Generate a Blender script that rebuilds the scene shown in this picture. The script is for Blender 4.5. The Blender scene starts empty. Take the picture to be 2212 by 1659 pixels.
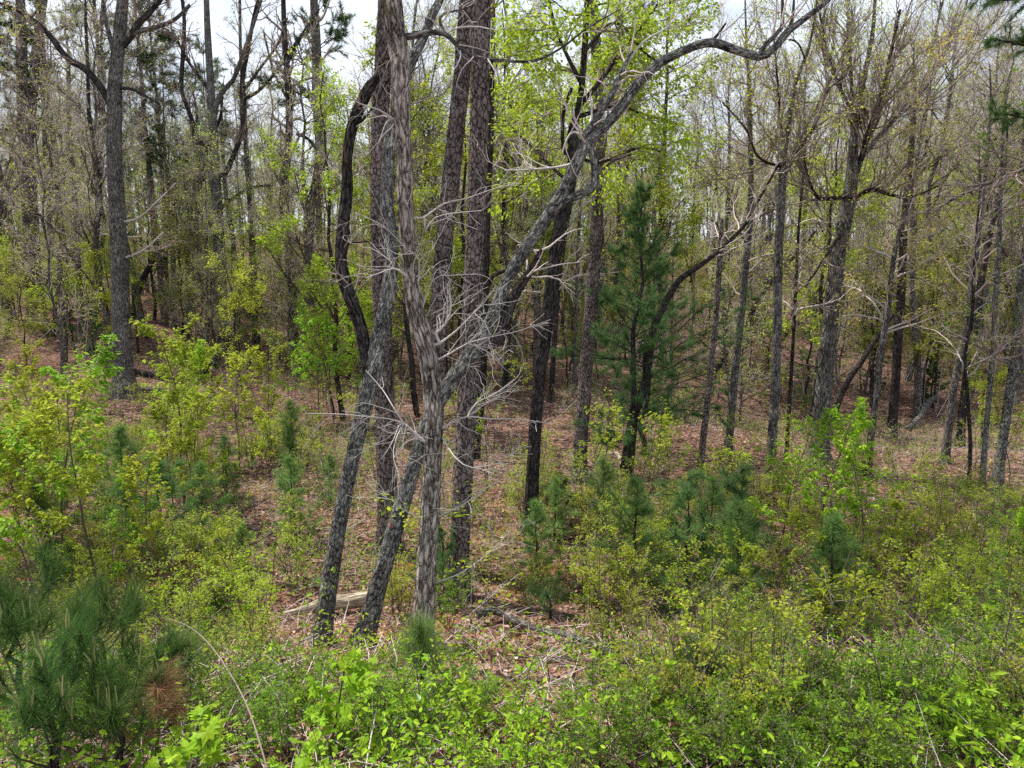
import bpy, math, random
import numpy as np
from mathutils import Matrix, Vector

# ------------------------------------------------------------------ camera, world, sun, exposure
SC = bpy.context.scene
PITCH = math.radians(9.0)
FOC = 1536.0                      # focal length in pixels of a 2212 px wide picture
CAMZ = 5.0
cam = bpy.data.cameras.new('camera'); cam_o = bpy.data.objects.new('camera', cam)
SC.collection.objects.link(cam_o); SC.camera = cam_o
cam.sensor_width = 36.0; cam.lens = 36.0 * FOC / 2212.0
cam.clip_start = 0.05; cam.clip_end = 4000
cam_o.location = (0, 0, CAMZ); cam_o.rotation_euler = (math.pi / 2 - PITCH, 0, 0)

SUN_EL, SUN_AZ = math.radians(57), math.radians(-62)      # azimuth from +Y towards +X
w = bpy.data.worlds.new("World"); SC.world = w; w.use_nodes = True
nt = w.node_tree; nt.nodes.clear()
o_ = nt.nodes.new('ShaderNodeOutputWorld'); bg = nt.nodes.new('ShaderNodeBackground')
sky = nt.nodes.new('ShaderNodeTexSky'); sky.sky_type = 'NISHITA'; sky.sun_disc = False
sky.sun_elevation = SUN_EL; sky.sun_rotation = SUN_AZ; sky.air_density = 1.0; sky.dust_density = 1.5; sky.ozone_density = 1.5
tc = nt.nodes.new('ShaderNodeTexCoord'); mp = nt.nodes.new('ShaderNodeMapping'); mp.inputs['Scale'].default_value = (1.6, 1.6, 4.0)
nz = nt.nodes.new('ShaderNodeTexNoise'); nz.inputs['Scale'].default_value = 1.7; nz.inputs['Detail'].default_value = 6; nz.inputs['Roughness'].default_value = .55
cr = nt.nodes.new('ShaderNodeValToRGB'); cr.color_ramp.elements[0].position = .37; cr.color_ramp.elements[1].position = .53
cr.color_ramp.elements[0].color = (.45, .45, .45, 1)
mx = nt.nodes.new('ShaderNodeMixRGB'); mx.inputs[2].default_value = (13.2, 14.4, 16.2, 1)
L = nt.links.new
L(tc.outputs['Generated'], mp.inputs[0]); L(mp.outputs[0], nz.inputs['Vector']); L(nz.outputs[0], cr.inputs[0])
L(cr.outputs[0], mx.inputs[0]); L(sky.outputs[0], mx.inputs[1]); L(mx.outputs[0], bg.inputs[0]); bg.inputs[1].default_value = 0.054
L(bg.outputs[0], o_.inputs[0])

sun = bpy.data.lights.new('sun', 'SUN'); sun.energy = 5.0; sun.angle = math.radians(.53); sun.color = (1, .93, .81)
sun_o = bpy.data.objects.new('sun', sun); SC.collection.objects.link(sun_o)
SV = Vector((math.sin(SUN_AZ) * math.cos(SUN_EL), math.cos(SUN_AZ) * math.cos(SUN_EL), math.sin(SUN_EL)))
sun_o.rotation_euler = SV.to_track_quat('Z', 'Y').to_euler(); sun_o.location = (0, 0, 60)

SC.view_settings.view_transform = 'Standard'; SC.view_settings.look = 'None'
SC.view_settings.exposure = 0.76; SC.view_settings.gamma = 1
SC.view_settings.use_curve_mapping = False
SC.cycles.max_bounces = 5; SC.cycles.diffuse_bounces = 3; SC.cycles.transmission_bounces = 3; SC.cycles.glossy_bounces = 1
SC.cycles.use_denoising = False
SC.render.filter_size = 1.2

# ------------------------------------------------------------------ helpers
RNG = np.random.default_rng(7)
COL = SC.collection
F = np.array([0, math.cos(PITCH), -math.sin(PITCH)]); U = np.array([0, math.sin(PITCH), math.cos(PITCH)]); RT = np.array([1., 0, 0])
CAMP = np.array([0, 0, CAMZ])

def vnoise(p, seed=0):
    p = np.asarray(p, float); i = np.floor(p).astype(np.int64); f = p - i; f = f * f * (3 - 2 * f)
    d = p.shape[-1]; out = 0
    for c in range(2 ** d):
        off = [(c >> k) & 1 for k in range(d)]
        h = np.full(p.shape[:-1], seed * 7919 + 13, np.int64); wgt = 1.
        for k in range(d):
            h = (h * 1103515245 + (i[..., k] + off[k]) * (73856093, 19349663, 83492791)[k]) & 0x7fffffff
            h = (h ^ (h >> 13)) * 60493 & 0x7fffffff
            wgt = wgt * (f[..., k] if off[k] else 1 - f[..., k])
        out = out + wgt * ((h & 0xffff) / 65535.)
    return out

def sm(a, b, x):
    t = np.clip((x - a) / (b - a), 0, 1); return t * t * (3 - 2 * t)

def H(x, y):
    x = np.asarray(x, float); y = np.asarray(y, float)
    h = 2.35 * (1 - sm(2.5, 10.5, y)) + .4 * (1 - sm(-6, 2, y))
    q = np.stack([x / 7., y / 7.], -1)
    h = h + (vnoise(q, 1) - .5) * .7 * sm(6, 14, y) + (vnoise(q * 3.1, 2) - .5) * .16
    h = h + 1.0 * sm(14, 40, y) * sm(6, -14, x) * .9
    h = h - 1.5 * np.exp(-((y - 27) / 7.) ** 2) * sm(3, 13, x)
    h = h + 2.2 * sm(32, 52, y) * (.6 + .8 * vnoise(q / 3., 3))
    h = h + 9 * sm(60, 150, y) + 4 * sm(150, 330, y) + 6 * sm(330, 800, y)
    return h

def ray(px, py):
    d = F + RT * ((px - 1106) / FOC) + U * ((829.5 - py) / FOC); return d

def at(px, py, Y):
    d = ray(px, py); return CAMP + d * (Y / d[1])

def ground_at(px, py):
    d = ray(px, py); t = 2.5
    while t < 400:
        p = CAMP + d * t
        if p[2] <= H(p[0], p[1]): break
        t += .05 + t * .003
    p = CAMP + d * t; p[2] = H(p[0], p[1]); return p

def proj(p):
    v = np.asarray(p) - CAMP; z = v @ F
    return 1106 + FOC * (v @ RT) / z, 829.5 - FOC * (v @ U) / z, z

class MB:
    def __init__(s): s.v = []; s.l = []; s.s = []; s.a = []; s.mi = []; s.n = 0
    def add(s, v, f, a=None, mi=0):
        v = np.asarray(v, float).reshape(-1, 3); f = np.asarray(f, np.int64)
        if len(v) == 0 or len(f) == 0: return s
        s.v.append(v); s.l.append((f + s.n).ravel()); s.s.append(np.full(len(f), f.shape[1]))
        s.mi.append(np.full(len(f), mi)); s.a.append(v if a is None else np.asarray(a, float).reshape(-1, 3)); s.n += len(v); return s
    def tris(s): return sum(int((x - 2).sum()) for x in s.s)
    def mesh(s, name, mats, smooth=True, off=None):
        me = bpy.data.meshes.new(name)
        if s.n:
            v = np.concatenate(s.v); l = np.concatenate(s.l); z = np.concatenate(s.s)
            if off is not None: v = v - np.asarray(off)
            me.vertices.add(len(v)); me.vertices.foreach_set('co', v.astype(np.float32).ravel())
            me.loops.add(len(l)); me.loops.foreach_set('vertex_index', l.astype(np.int32))
            me.polygons.add(len(z)); st = np.concatenate([[0], np.cumsum(z)[:-1]])
            me.polygons.foreach_set('loop_start', st.astype(np.int32))
            me.polygons.foreach_set('material_index', np.concatenate(s.mi).astype(np.int32))
            me.polygons.foreach_set('use_smooth', np.full(len(z), smooth))
            at_ = me.attributes.new('bark', 'FLOAT_VECTOR', 'POINT')
            at_.data.foreach_set('vector', np.concatenate(s.a).astype(np.float32).ravel())
            me.update(calc_edges=True)
        for m in (mats if isinstance(mats, (list, tuple)) else [mats]): me.materials.append(m)
        return me

def link(name, me, parent=None, **pr):
    o = bpy.data.objects.new(name, me); COL.objects.link(o); o.parent = parent
    for k, v in pr.items(): o[k] = v
    return o

USED = {}
def thing(name, label, cat, loc, rz=0, group=None, scale=1):
    o = bpy.data.objects.new(name, None); COL.objects.link(o); o.location = tuple(loc); o.rotation_euler = (0, 0, rz); o.scale = (scale,) * 3
    o.empty_display_size = .2
    o['label'] = label; o['category'] = cat
    if group: o['group'] = group
    return o

def nrm(v): return v / np.maximum(np.linalg.norm(v, axis=-1, keepdims=True), 1e-9)

def tubes(mb, P, R, sides=5, mi=0, cap=False, rough=0, seed=0):
    """P (N,n,3), R (N,n): open tapering tubes along N polylines"""
    P = np.asarray(P, float); R = np.asarray(R, float); N, n, _ = P.shape
    if N == 0: return
    T = nrm(np.gradient(P, axis=1)); m = nrm(P[:, -1] - P[:, 0]); ax = np.argmin(np.abs(m), axis=1)
    ref = np.eye(3)[ax][:, None, :]
    A = nrm(np.cross(T, ref)); B = np.cross(T, A)
    a = np.linspace(0, 2 * np.pi, sides, endpoint=False)
    Ln = np.concatenate([np.zeros((N, 1)), np.cumsum(np.linalg.norm(np.diff(P, axis=1), axis=2), 1)], 1) + np.random.default_rng(seed).uniform(0, 40, (N, 1))
    ca, sa = np.cos(a), np.sin(a)
    RR = R[:, :, None] * np.ones(sides)
    loc = np.stack([RR * ca, RR * sa, Ln[:, :, None] * np.ones(sides)], -1)
    if rough:
        f = np.array([1, 1, .45])
        nn = (1 - np.abs(vnoise(loc * f * 26, seed) * 2 - 1)) * .6 + vnoise(loc * f * 55, seed + 1) * .4 + .9 * vnoise(loc * np.array([1, 1, .6]) * 4, seed + 2)
        RR = RR * (1 + rough * (nn - .95))
    V = P[:, :, None, :] + RR[..., None] * (ca[:, None] * A[:, :, None, :] + sa[:, None] * B[:, :, None, :])
    i = np.arange(n - 1)[:, None] * sides; j = np.arange(sides); k = (j + 1) % sides
    q = np.stack([i + j, i + k, i + sides + k, i + sides + j], -1).reshape(-1, 4)
    q = (q[None] + (np.arange(N) * n * sides)[:, None, None]).reshape(-1, 4)
    mb.add(V, q, loc, mi)

def catmull(pts, step):
    pts = np.asarray(pts, float)
    q = np.vstack([2 * pts[0] - pts[1], pts, 2 * pts[-1] - pts[-2]]); out = []
    for i in range(len(pts) - 1):
        a, b, c, d = q[i:i + 4]; m = max(2, int(np.linalg.norm((c - b)[:3]) / step))
        t = np.linspace(0, 1, m, endpoint=False)[:, None]
        out.append(.5 * ((2 * b) + (-a + c) * t + (2 * a - 5 * b + 4 * c - d) * t * t + (-a + 3 * b - 3 * c + d) * t ** 3))
    out.append(pts[-1:]); return np.vstack(out)

def grow(rng, P, R, cnt, Ls, ang, up=0., wob=.22, rf=.55, t0=.3, t1=1., n=6, taper=.25, rmin=.003, fall=.5, flat=0., equal=False, rmax=9):
    P = np.asarray(P); R = np.asarray(R); N, m, _ = P.shape
    ln = np.linalg.norm(np.diff(P, axis=1), axis=2).sum(1)
    idx = rng.integers(0, N, cnt) if equal else rng.choice(N, cnt, p=ln / ln.sum())
    t = rng.uniform(t0, t1, cnt); s = np.clip(t * (m - 1), 0, m - 1.001); i = s.astype(int); f = (s - i)[:, None]
    a = P[idx, i]; b = P[idx, i + 1]; pos = a + (b - a) * f; r = R[idx, i] * (1 - f[:, 0]) + R[idx, i + 1] * f[:, 0]
    T = nrm(b - a); pr = rng.normal(size=(cnt, 3)); pr[:, 2] *= (1 - flat); pr = nrm(pr - (pr * T).sum(1, keepdims=True) * T)
    an = (ang * rng.uniform(.6, 1.3, cnt))[:, None]
    d = T * np.cos(an) + pr * np.sin(an); le = Ls * rng.uniform(.5, 1.25, cnt) * (1 - fall * t)
    out = [pos]
    for k in range(n - 1):
        d = nrm(d + rng.normal(0, wob, (cnt, 3)) + np.array([0, 0, up])); pos = pos + d * (le / (n - 1))[:, None]; out.append(pos)
    P2 = np.stack(out, 1); r0 = np.clip(r * rf, rmin, rmax)
    return P2, np.maximum(r0[:, None] * np.linspace(1, taper, n)[None], rmin * .6)

# leaf outlines: x across, y along, z up
def _leaf(kind):
    if kind == 'diamond':
        return np.array([[0, 0, 0], [.32, .45, .07], [0, 1, -.08], [-.32, .45, .07]]), np.array([[0, 1, 2], [0, 2, 3]])
    if kind == 'oval':
        return np.array([[0, 0, 0], [.2, .22, .04], [.23, .55, .05], [0, 1, -.1], [-.23, .55, .05], [-.2, .22, .04]]), np.array([[0, 1, 2], [0, 2, 3], [0, 3, 4], [0, 4, 5]])
    if kind == 'maple':
        o = [(0, 0), (.16, .12), (.42, .02), (.36, .2), (.62, .34), (.4, .42), (.42, .66), (.2, .58), (.13, .72), (0, 1.04), (-.13, .72), (-.2, .58), (-.42, .66), (-.4, .42), (-.62, .34), (-.36, .2), (-.42, .02), (-.16, .12)]
        v = [(0, .3, .04)] + [(x, y, .02 - .18 * (x * x + max(0, y - .5) ** 2)) for x, y in o]
        return np.array(v), np.array([[0, i, i % 18 + 1] for i in range(1, 19)])
    if kind == 'trefoil':
        b, f = _leaf('oval'); vs = []; fs = []
        for k, (a, s, oy) in enumerate([(0, .62, .36), (1.15, .5, .3), (-1.15, .5, .3)]):
            c, sn = math.cos(a), math.sin(a); q = b * s
            q = np.stack([q[:, 0] * c + q[:, 1] * sn, -q[:, 0] * sn + q[:, 1] * c + oy, q[:, 2]], 1); vs.append(q); fs.append(f + 6 * k)
        vs.append(np.array([[-.015, 0, 0], [.015, 0, 0], [.01, .38, 0], [-.01, .38, 0]])); fs.append(np.array([[18, 19, 20], [18, 20, 21]]))
        return np.vstack(vs), np.vstack(fs)
LEAF = {k: _leaf(k) for k in ('diamond', 'oval', 'maple', 'trefoil')}

def leaves(mb, rng, pos, size, kind='diamond', out=None, droop=.3, tilt=.45, mi=0, spread=0.):
    pos = np.asarray(pos); N = len(pos)
    if N == 0: return
    if spread: pos = pos + rng.normal(0, spread, (N, 3))
    d = rng.normal(size=(N, 3)); d[:, 2] *= .3
    if out is not None: d = d * .6 + out
    d[:, 2] -= droop; d = nrm(d); n = nrm(np.array([0, 0, 1.]) + rng.normal(0, tilt, (N, 3))); s = nrm(np.cross(d, n)); n = np.cross(s, d)
    v, f = LEAF[kind]; sz = size * rng.uniform(.6, 1.25, N)
    V = pos[:, None] + sz[:, None, None] * (v[None, :, 0:1] * s[:, None] + v[None, :, 1:2] * d[:, None] + v[None, :, 2:3] * n[:, None])
    mb.add(V, (f[None] + (np.arange(N) * len(v))[:, None, None]).reshape(-1, 3), None, mi)

def on_strands(rng, P, cnt, t0=.3, t1=1.):
    N, m, _ = P.shape; idx = rng.integers(0, N, cnt); t = rng.uniform(t0, t1, cnt) * (m - 1.001); i = t.astype(int); f = (t - i)[:, None]
    a = P[idx, i]; b = P[idx, i + 1]; return a + (b - a) * f, nrm(b - a)

def needles(mb, rng, pos, dirs, per, ln, wid, spread=.75, mi=0, droop=.0):
    N = len(pos); p = np.repeat(pos, per, 0); d = np.repeat(dirs, per, 0) * .75 + rng.normal(0, spread, (N * per, 3)) * .8; d[:, 2] -= droop; d = nrm(d)
    p = p - np.repeat(dirs, per, 0) * rng.uniform(0, ln * .7, (N * per, 1))
    s = nrm(np.cross(d, rng.normal(size=d.shape))) * wid / 2; le = ln * rng.uniform(.7, 1.15, (N * per, 1))
    V = np.stack([p - s, p + s, p + d * le], 1)
    mb.add(V, np.arange(N * per * 3).reshape(-1, 3), None, mi)

# ------------------------------------------------------------------ materials
def mat(name):
    m = bpy.data.materials.new(name); m.use_nodes = True; t = m.node_tree; t.nodes.clear()
    return m, t, t.nodes.new, t.links.new

def leaf_mat(name, c1, c2, c3=None, trans=.5, gloss=.1):
    m, t, N, L = mat(name); o = N('ShaderNodeOutputMaterial'); g = N('ShaderNodeNewGeometry'); r = N('ShaderNodeValToRGB'); e = r.color_ramp.elements
    e[0].color = (*c1, 1); e[1].color = (*c2, 1)
    if c3: x = e.new(.93); x.color = (*c2, 1); e[-1].color = (*c3, 1)
    L(g.outputs['Random Per Island'], r.inputs[0]); oi = N('ShaderNodeObjectInfo'); hs = N('ShaderNodeHueSaturation')
    m1 = N('ShaderNodeMapRange'); m1.inputs[3].default_value = .494; m1.inputs[4].default_value = .518
    m2 = N('ShaderNodeMapRange'); m2.inputs[3].default_value = .75; m2.inputs[4].default_value = 1.2
    mu = N('ShaderNodeMath'); mu.operation = 'MULTIPLY'; mu.inputs[1].default_value = 7.31; fr = N('ShaderNodeMath'); fr.operation = 'FRACT'
    L(oi.outputs['Random'], m1.inputs[0]); L(oi.outputs['Random'], mu.inputs[0]); L(mu.outputs[0], fr.inputs[0]); L(fr.outputs[0], m2.inputs[0])
    L(m1.outputs[0], hs.inputs['Hue']); L(m2.outputs[0], hs.inputs['Value']); L(r.outputs[0], hs.inputs['Color'])
    d = N('ShaderNodeBsdfDiffuse'); tr = N('ShaderNodeBsdfTranslucent'); ms = N('ShaderNodeMixShader'); ms.inputs[0].default_value = trans
    gm = N('ShaderNodeGamma'); gm.inputs[1].default_value = .92
    L(hs.outputs[0], d.inputs[0]); L(hs.outputs[0], gm.inputs[0]); L(gm.outputs[0], tr.inputs[0]); L(d.outputs[0], ms.inputs[1]); L(tr.outputs[0], ms.inputs[2])
    if gloss:
        gl = N('ShaderNodeBsdfGlossy'); gl.inputs['Roughness'].default_value = .45; gl.inputs[0].default_value = (.6, .6, .6, 1); fz = N('ShaderNodeFresnel'); fz.inputs[0].default_value = 1.4
        mg = N('ShaderNodeMath'); mg.operation = 'MULTIPLY'; mg.inputs[1].default_value = gloss * 2; L(fz.outputs[0], mg.inputs[0])
        m3 = N('ShaderNodeMixShader'); L(mg.outputs[0], m3.inputs[0]); L(ms.outputs[0], m3.inputs[1]); L(gl.outputs[0], m3.inputs[2]); L(m3.outputs[0], o.inputs[0])
    else: L(ms.outputs[0], o.inputs[0])
    return m

def bark_mat(name, dark, lite, kind='plate', lichen=None, lam=.35, scale=16, zs=.45, bump=.02, moss=0.):
    m, t, N, L = mat(name); o = N('ShaderNodeOutputMaterial'); at_ = N('ShaderNodeAttribute'); at_.attribute_name = 'bark'
    mp = N('ShaderNodeMapping'); mp.inputs['Scale'].default_value = (1, 1, zs); L(at_.outputs['Vector'], mp.inputs[0])
    n0 = N('ShaderNodeTexNoise'); n0.inputs['Scale'].default_value = scale * 1.5; n0.inputs['Detail'].default_value = 4; L(mp.outputs[0], n0.inputs['Vector'])
    mxv = N('ShaderNodeMixRGB'); mxv.inputs[0].default_value = .05; L(mp.outputs[0], mxv.inputs[1]); L(n0.outputs['Color'], mxv.inputs[2])
    vo = N('ShaderNodeTexVoronoi'); vo.feature = 'DISTANCE_TO_EDGE'; vo.inputs['Scale'].default_value = scale; L(mxv.outputs[0], vo.inputs['Vector'])
    vc = N('ShaderNodeTexVoronoi'); vc.inputs['Scale'].default_value = scale; L(mxv.outputs[0], vc.inputs['Vector'])
    mr = N('ShaderNodeMapRange'); mr.inputs[1].default_value = 0; mr.inputs[2].default_value = .16 if kind == 'plate' else .3; L(vo.outputs['Distance'], mr.inputs[0])
    fine = N('ShaderNodeTexNoise'); fine.inputs['Scale'].default_value = scale * 5; fine.inputs['Detail'].default_value = 5; L(mp.outputs[0], fine.inputs['Vector'])
    a = N('ShaderNodeMixRGB'); a.blend_type = 'MULTIPLY'; a.inputs[0].default_value = .75; L(mr.outputs[0], a.inputs[1]); L(fine.outputs[0], a.inputs[2])
    sp = N('ShaderNodeSeparateColor'); L(vc.outputs['Color'], sp.inputs[0])
    b = N('ShaderNodeMath'); b.operation = 'MULTIPLY_ADD'; b.inputs[1].default_value = .35; L(sp.outputs[0], b.inputs[0])
    a2 = N('ShaderNodeMath'); a2.operation = 'MULTIPLY'; a2.inputs[1].default_value = 1.35; L(a.outputs[0], a2.inputs[0]); L(a2.outputs[0], b.inputs[2])
    r = N('ShaderNodeValToRGB'); r.color_ramp.elements[0].color = (*dark, 1); r.color_ramp.elements[1].color = (*lite, 1)
    r.color_ramp.elements[0].position = .12; r.color_ramp.elements[1].position = .95; L(b.outputs[0], r.inputs[0]); col = r.outputs[0]
    if lichen:
        ln = N('ShaderNodeTexNoise'); ln.inputs['Scale'].default_value = 13; ln.inputs['Detail'].default_value = 8; ln.inputs['Roughness'].default_value = .72; L(at_.outputs['Vector'], ln.inputs['Vector'])
        lr = N('ShaderNodeMapRange'); lr.inputs[1].default_value = .62 - lam * .3; lr.inputs[2].default_value = .70 - lam * .3; L(ln.outputs[0], lr.inputs[0])
        lm = N('ShaderNodeMath'); lm.operation = 'MULTIPLY'; L(lr.outputs[0], lm.inputs[0]); L(a2.outputs[0], lm.inputs[1])
        lm2 = N('ShaderNodeMath'); lm2.operation = 'MULTIPLY'; lm2.inputs[1].default_value = 1.5; lm2.use_clamp = True; L(lm.outputs[0], lm2.inputs[0])
        x = N('ShaderNodeMixRGB'); x.inputs[2].default_value = (*lichen, 1); L(lm2.outputs[0], x.inputs[0]); L(col, x.inputs[1]); col = x.outputs[0]
    if moss:
        gn = N('ShaderNodeTexNoise'); gn.inputs['Scale'].default_value = 2.1; gn.inputs['Detail'].default_value = 6; L(at_.outputs['Vector'], gn.inputs['Vector'])
        gr = N('ShaderNodeMapRange'); gr.inputs[1].default_value = .60; gr.inputs[2].default_value = .70; gr.inputs[4].default_value = moss; L(gn.outputs[0], gr.inputs[0])
        x = N('ShaderNodeMixRGB'); x.inputs[2].default_value = (.07, .075, .02, 1); L(gr.outputs[0], x.inputs[0]); L(col, x.inputs[1]); col = x.outputs[0]
    bn = N('ShaderNodeTexNoise'); bn.inputs['Scale'].default_value = 2.6; bn.inputs['Detail'].default_value = 5; bn.inputs['Roughness'].default_value = .65; L(at_.outputs['Vector'], bn.inputs['Vector'])
    bm = N('ShaderNodeMapRange'); bm.inputs[1].default_value = .3; bm.inputs[2].default_value = .7; bm.inputs[3].default_value = .5; bm.inputs[4].default_value = 1.35; L(bn.outputs[0], bm.inputs[0])
    hv = N('ShaderNodeHueSaturation'); L(bm.outputs[0], hv.inputs['Value']); L(col, hv.inputs['Color']); col = hv.outputs[0]
    d = N('ShaderNodeBsdfDiffuse'); L(col, d.inputs[0]); d.inputs[1].default_value = .8
    if bump:
        bp = N('ShaderNodeBump'); bp.inputs['Distance'].default_value = bump; bp.inputs['Strength'].default_value = 1.; L(b.outputs[0], bp.inputs['Height']); L(bp.outputs[0], d.inputs['Normal'])
    L(d.outputs[0], o.inputs[0]); return m

def flat_mat(name, c1, c2):
    m, t, N, L = mat(name); o = N('ShaderNodeOutputMaterial'); g = N('ShaderNodeNewGeometry'); r = N('ShaderNodeValToRGB')
    r.color_ramp.elements[0].color = (*c1, 1); r.color_ramp.elements[1].color = (*c2, 1); L(g.outputs['Random Per Island'], r.inputs[0])
    d = N('ShaderNodeBsdfDiffuse'); L(r.outputs[0], d.inputs[0]); L(d.outputs[0], o.inputs[0]); return m

M = {}
M['fresh'] = leaf_mat('leaf_fresh', (.20, .31, .012), (.46, .52, .035), trans=.55)
M['green'] = leaf_mat('leaf_green', (.07, .15, .012), (.19, .31, .025), (.36, .42, .05), trans=.5)
M['maple'] = leaf_mat('leaf_maple', (.17, .34, .015), (.38, .54, .035), trans=.5)
M['olive'] = leaf_mat('leaf_olive', (.15, .18, .03), (.31, .32, .06), (.36, .26, .08), trans=.5, gloss=0)
M['yellow'] = leaf_mat('leaf_yellow', (.22, .30, .02), (.47, .50, .06), trans=.5, gloss=0)
M['ochre'] = leaf_mat('leaf_ochre', (.28, .22, .06), (.44, .38, .10), (.38, .20, .09), trans=.45, gloss=0)
M['bramble'] = leaf_mat('leaf_bramble', (.09, .20, .01), (.34, .48, .03), trans=.45)
M['needle'] = leaf_mat('needle_dark', (.035, .075, .025), (.08, .14, .04), trans=.25, gloss=0)
M['needle_l'] = leaf_mat('needle_light', (.10, .19, .05), (.21, .31, .09), trans=.3, gloss=0)
M['needle_b'] = leaf_mat('needle_bluish', (.06, .13, .042), (.145, .24, .085), trans=.45, gloss=0)
M['needle_n'] = leaf_mat('needle_near', (.035, .08, .02), (.12, .20, .05), trans=.3, gloss=0)
M['needle_dead'] = leaf_mat('needle_rust', (.17, .085, .045), (.30, .17, .10), trans=.2, gloss=0)
M['candle'] = leaf_mat('pine_candle', (.27, .28, .10), (.40, .40, .17), trans=.1, gloss=0)
M['pine'] = bark_mat('bark_pine', (.010, .008, .008), (.25, .205, .19), 'plate', (.25, .25, .22), .1, 20, .5, .04)
M['shag'] = bark_mat('bark_shaggy', (.035, .028, .023), (.56, .485, .43), 'ridge', (.52, .50, .45), .3, 30, .2, .03, .8)
M['lichen'] = bark_mat('bark_lichened', (.018, .017, .017), (.29, .28, .27), 'ridge', (.45, .46, .40), .5, 34, .3, .03)
M['darkb'] = bark_mat('bark_dark', (.008, .007, .007), (.12, .105, .10), 'ridge', (.32, .33, .30), 0., 34, .22, .03)
M['greyb'] = bark_mat('bark_grey', (.022, .02, .018), (.25, .228, .215), 'ridge', (.36, .38, .33), .3, 30, .2, .02)
M['farb'] = flat_mat('bark_far', (.075, .065, .06), (.13, .115, .105))
M['twigp'] = flat_mat('twig_pale', (.27, .245, .235), (.52, .49, .47))
M['twigb'] = flat_mat('twig_brown', (.15, .115, .10), (.30, .24, .21))
M['twigm'] = flat_mat('twig_mauve', (.33, .275, .26), (.56, .49, .465))
M['stemd'] = flat_mat('stem_dark', (.05, .04, .033), (.12, .095, .08))
M['litter'] = leaf_mat('litter_leaf', (.10, .045, .034), (.31, .18, .13), (.52, .41, .33), trans=.1, gloss=.1)
M['deadwood'] = bark_mat('dead_wood', (.22, .17, .13), (.72, .62, .48), 'ridge', None, .3, 26, .12, .01)
M['grass'] = leaf_mat('dry_grass', (.32, .24, .12), (.26, .33, .08), trans=.3, gloss=0)

def ground_mat():
    m, t, N, L = mat('leaf_strewn_soil'); o = N('ShaderNodeOutputMaterial'); g = N('ShaderNodeNewGeometry')
    def noise(s, d=6, r=.6):
        n = N('ShaderNodeTexNoise'); n.inputs['Scale'].default_value = s; n.inputs['Detail'].default_value = d; n.inputs['Roughness'].default_value = r; L(g.outputs['Position'], n.inputs['Vector']); return n
    n0 = noise(9); mv = N('ShaderNodeMixRGB'); mv.inputs[0].default_value = .05; L(g.outputs['Position'], mv.inputs[1]); L(n0.outputs['Color'], mv.inputs[2])
    vo = N('ShaderNodeTexVoronoi'); vo.inputs['Scale'].default_value = 13; L(mv.outputs[0], vo.inputs['Vector'])
    sp = N('ShaderNodeSeparateColor'); L(vo.outputs['Color'], sp.inputs[0])
    r = N('ShaderNodeValToRGB'); e = r.color_ramp.elements; e[0].color = (.035, .021, .018, 1); e[1].color = (.28, .18, .145, 1)
    x = e.new(.35); x.color = (.09, .052, .043, 1); x = e.new(.7); x.color = (.165, .095, .078, 1); L(sp.outputs[0], r.inputs[0])
    soil = N('ShaderNodeValToRGB'); e = soil.color_ramp.elements; e[0].color = (.16, .065, .03, 1); e[1].color = (.40, .19, .10, 1); L(noise(7).outputs[0], soil.inputs[0])
    ms = N('ShaderNodeMapRange'); ms.inputs[1].default_value = .52; ms.inputs[2].default_value = .6; L(noise(.75, 7, .65).outputs[0], ms.inputs[0])
    sx = N('ShaderNodeSeparateXYZ'); L(g.outputs['Position'], sx.inputs[0]); fd = N('ShaderNodeMapRange'); fd.inputs[1].default_value = 11; fd.inputs[2].default_value = 18; fd.inputs[3].default_value = .9; fd.inputs[4].default_value = 0
    L(sx.outputs[1], fd.inputs[0]); mm = N('ShaderNodeMath'); mm.operation = 'MULTIPLY'; L(ms.outputs[0], mm.inputs[0]); L(fd.outputs[0], mm.inputs[1])
    a = N('ShaderNodeMixRGB'); L(mm.outputs[0], a.inputs[0]); L(r.outputs[0], a.inputs[1]); L(soil.outputs[0], a.inputs[2])
    gm = N('ShaderNodeMapRange'); gm.inputs[1].default_value = .55; gm.inputs[2].default_value = .66; gm.inputs[4].default_value = .55; L(noise(.5, 8, .7).outputs[0], gm.inputs[0])
    b = N('ShaderNodeMixRGB'); b.inputs[2].default_value = (.07, .085, .03, 1); L(gm.outputs[0], b.inputs[0]); L(a.outputs[0], b.inputs[1])
    d = N('ShaderNodeBsdfDiffuse'); L(b.outputs[0], d.inputs[0]); bp = N('ShaderNodeBump'); bp.inputs['Distance'].default_value = .05; L(vo.outputs['Distance'], bp.inputs['Height']); L(bp.outputs[0], d.inputs['Normal'])
    L(d.outputs[0], o.inputs[0]); return m

# ------------------------------------------------------------------ ground
def build_ground():
    s = np.linspace(-1, 1, 221); xs = 700 * np.sign(s) * np.abs(s) ** 2.6
    u = np.linspace(0, 1, 240); ys = -12 + 26 * u + 900 * u ** 4.2
    X, Y = np.meshgrid(xs, ys); Z = H(X, Y)
    near = 1 - sm(20, 45, Y)
    Z = Z + near * (vnoise(np.stack([X, Y], -1) * 5, 9) - .5) * .07
    V = np.stack([X, Y, Z], -1).reshape(-1, 3); nx = len(xs); i = np.arange(len(ys) - 1)[:, None] * nx; j = np.arange(nx - 1)
    q = np.stack([i + j, i + j + 1, i + nx + j + 1, i + nx + j], -1).reshape(-1, 4)
    mb = MB().add(V, q); o = link('ground', mb.mesh('ground', ground_mat())); o['kind'] = 'structure'
build_ground()

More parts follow.
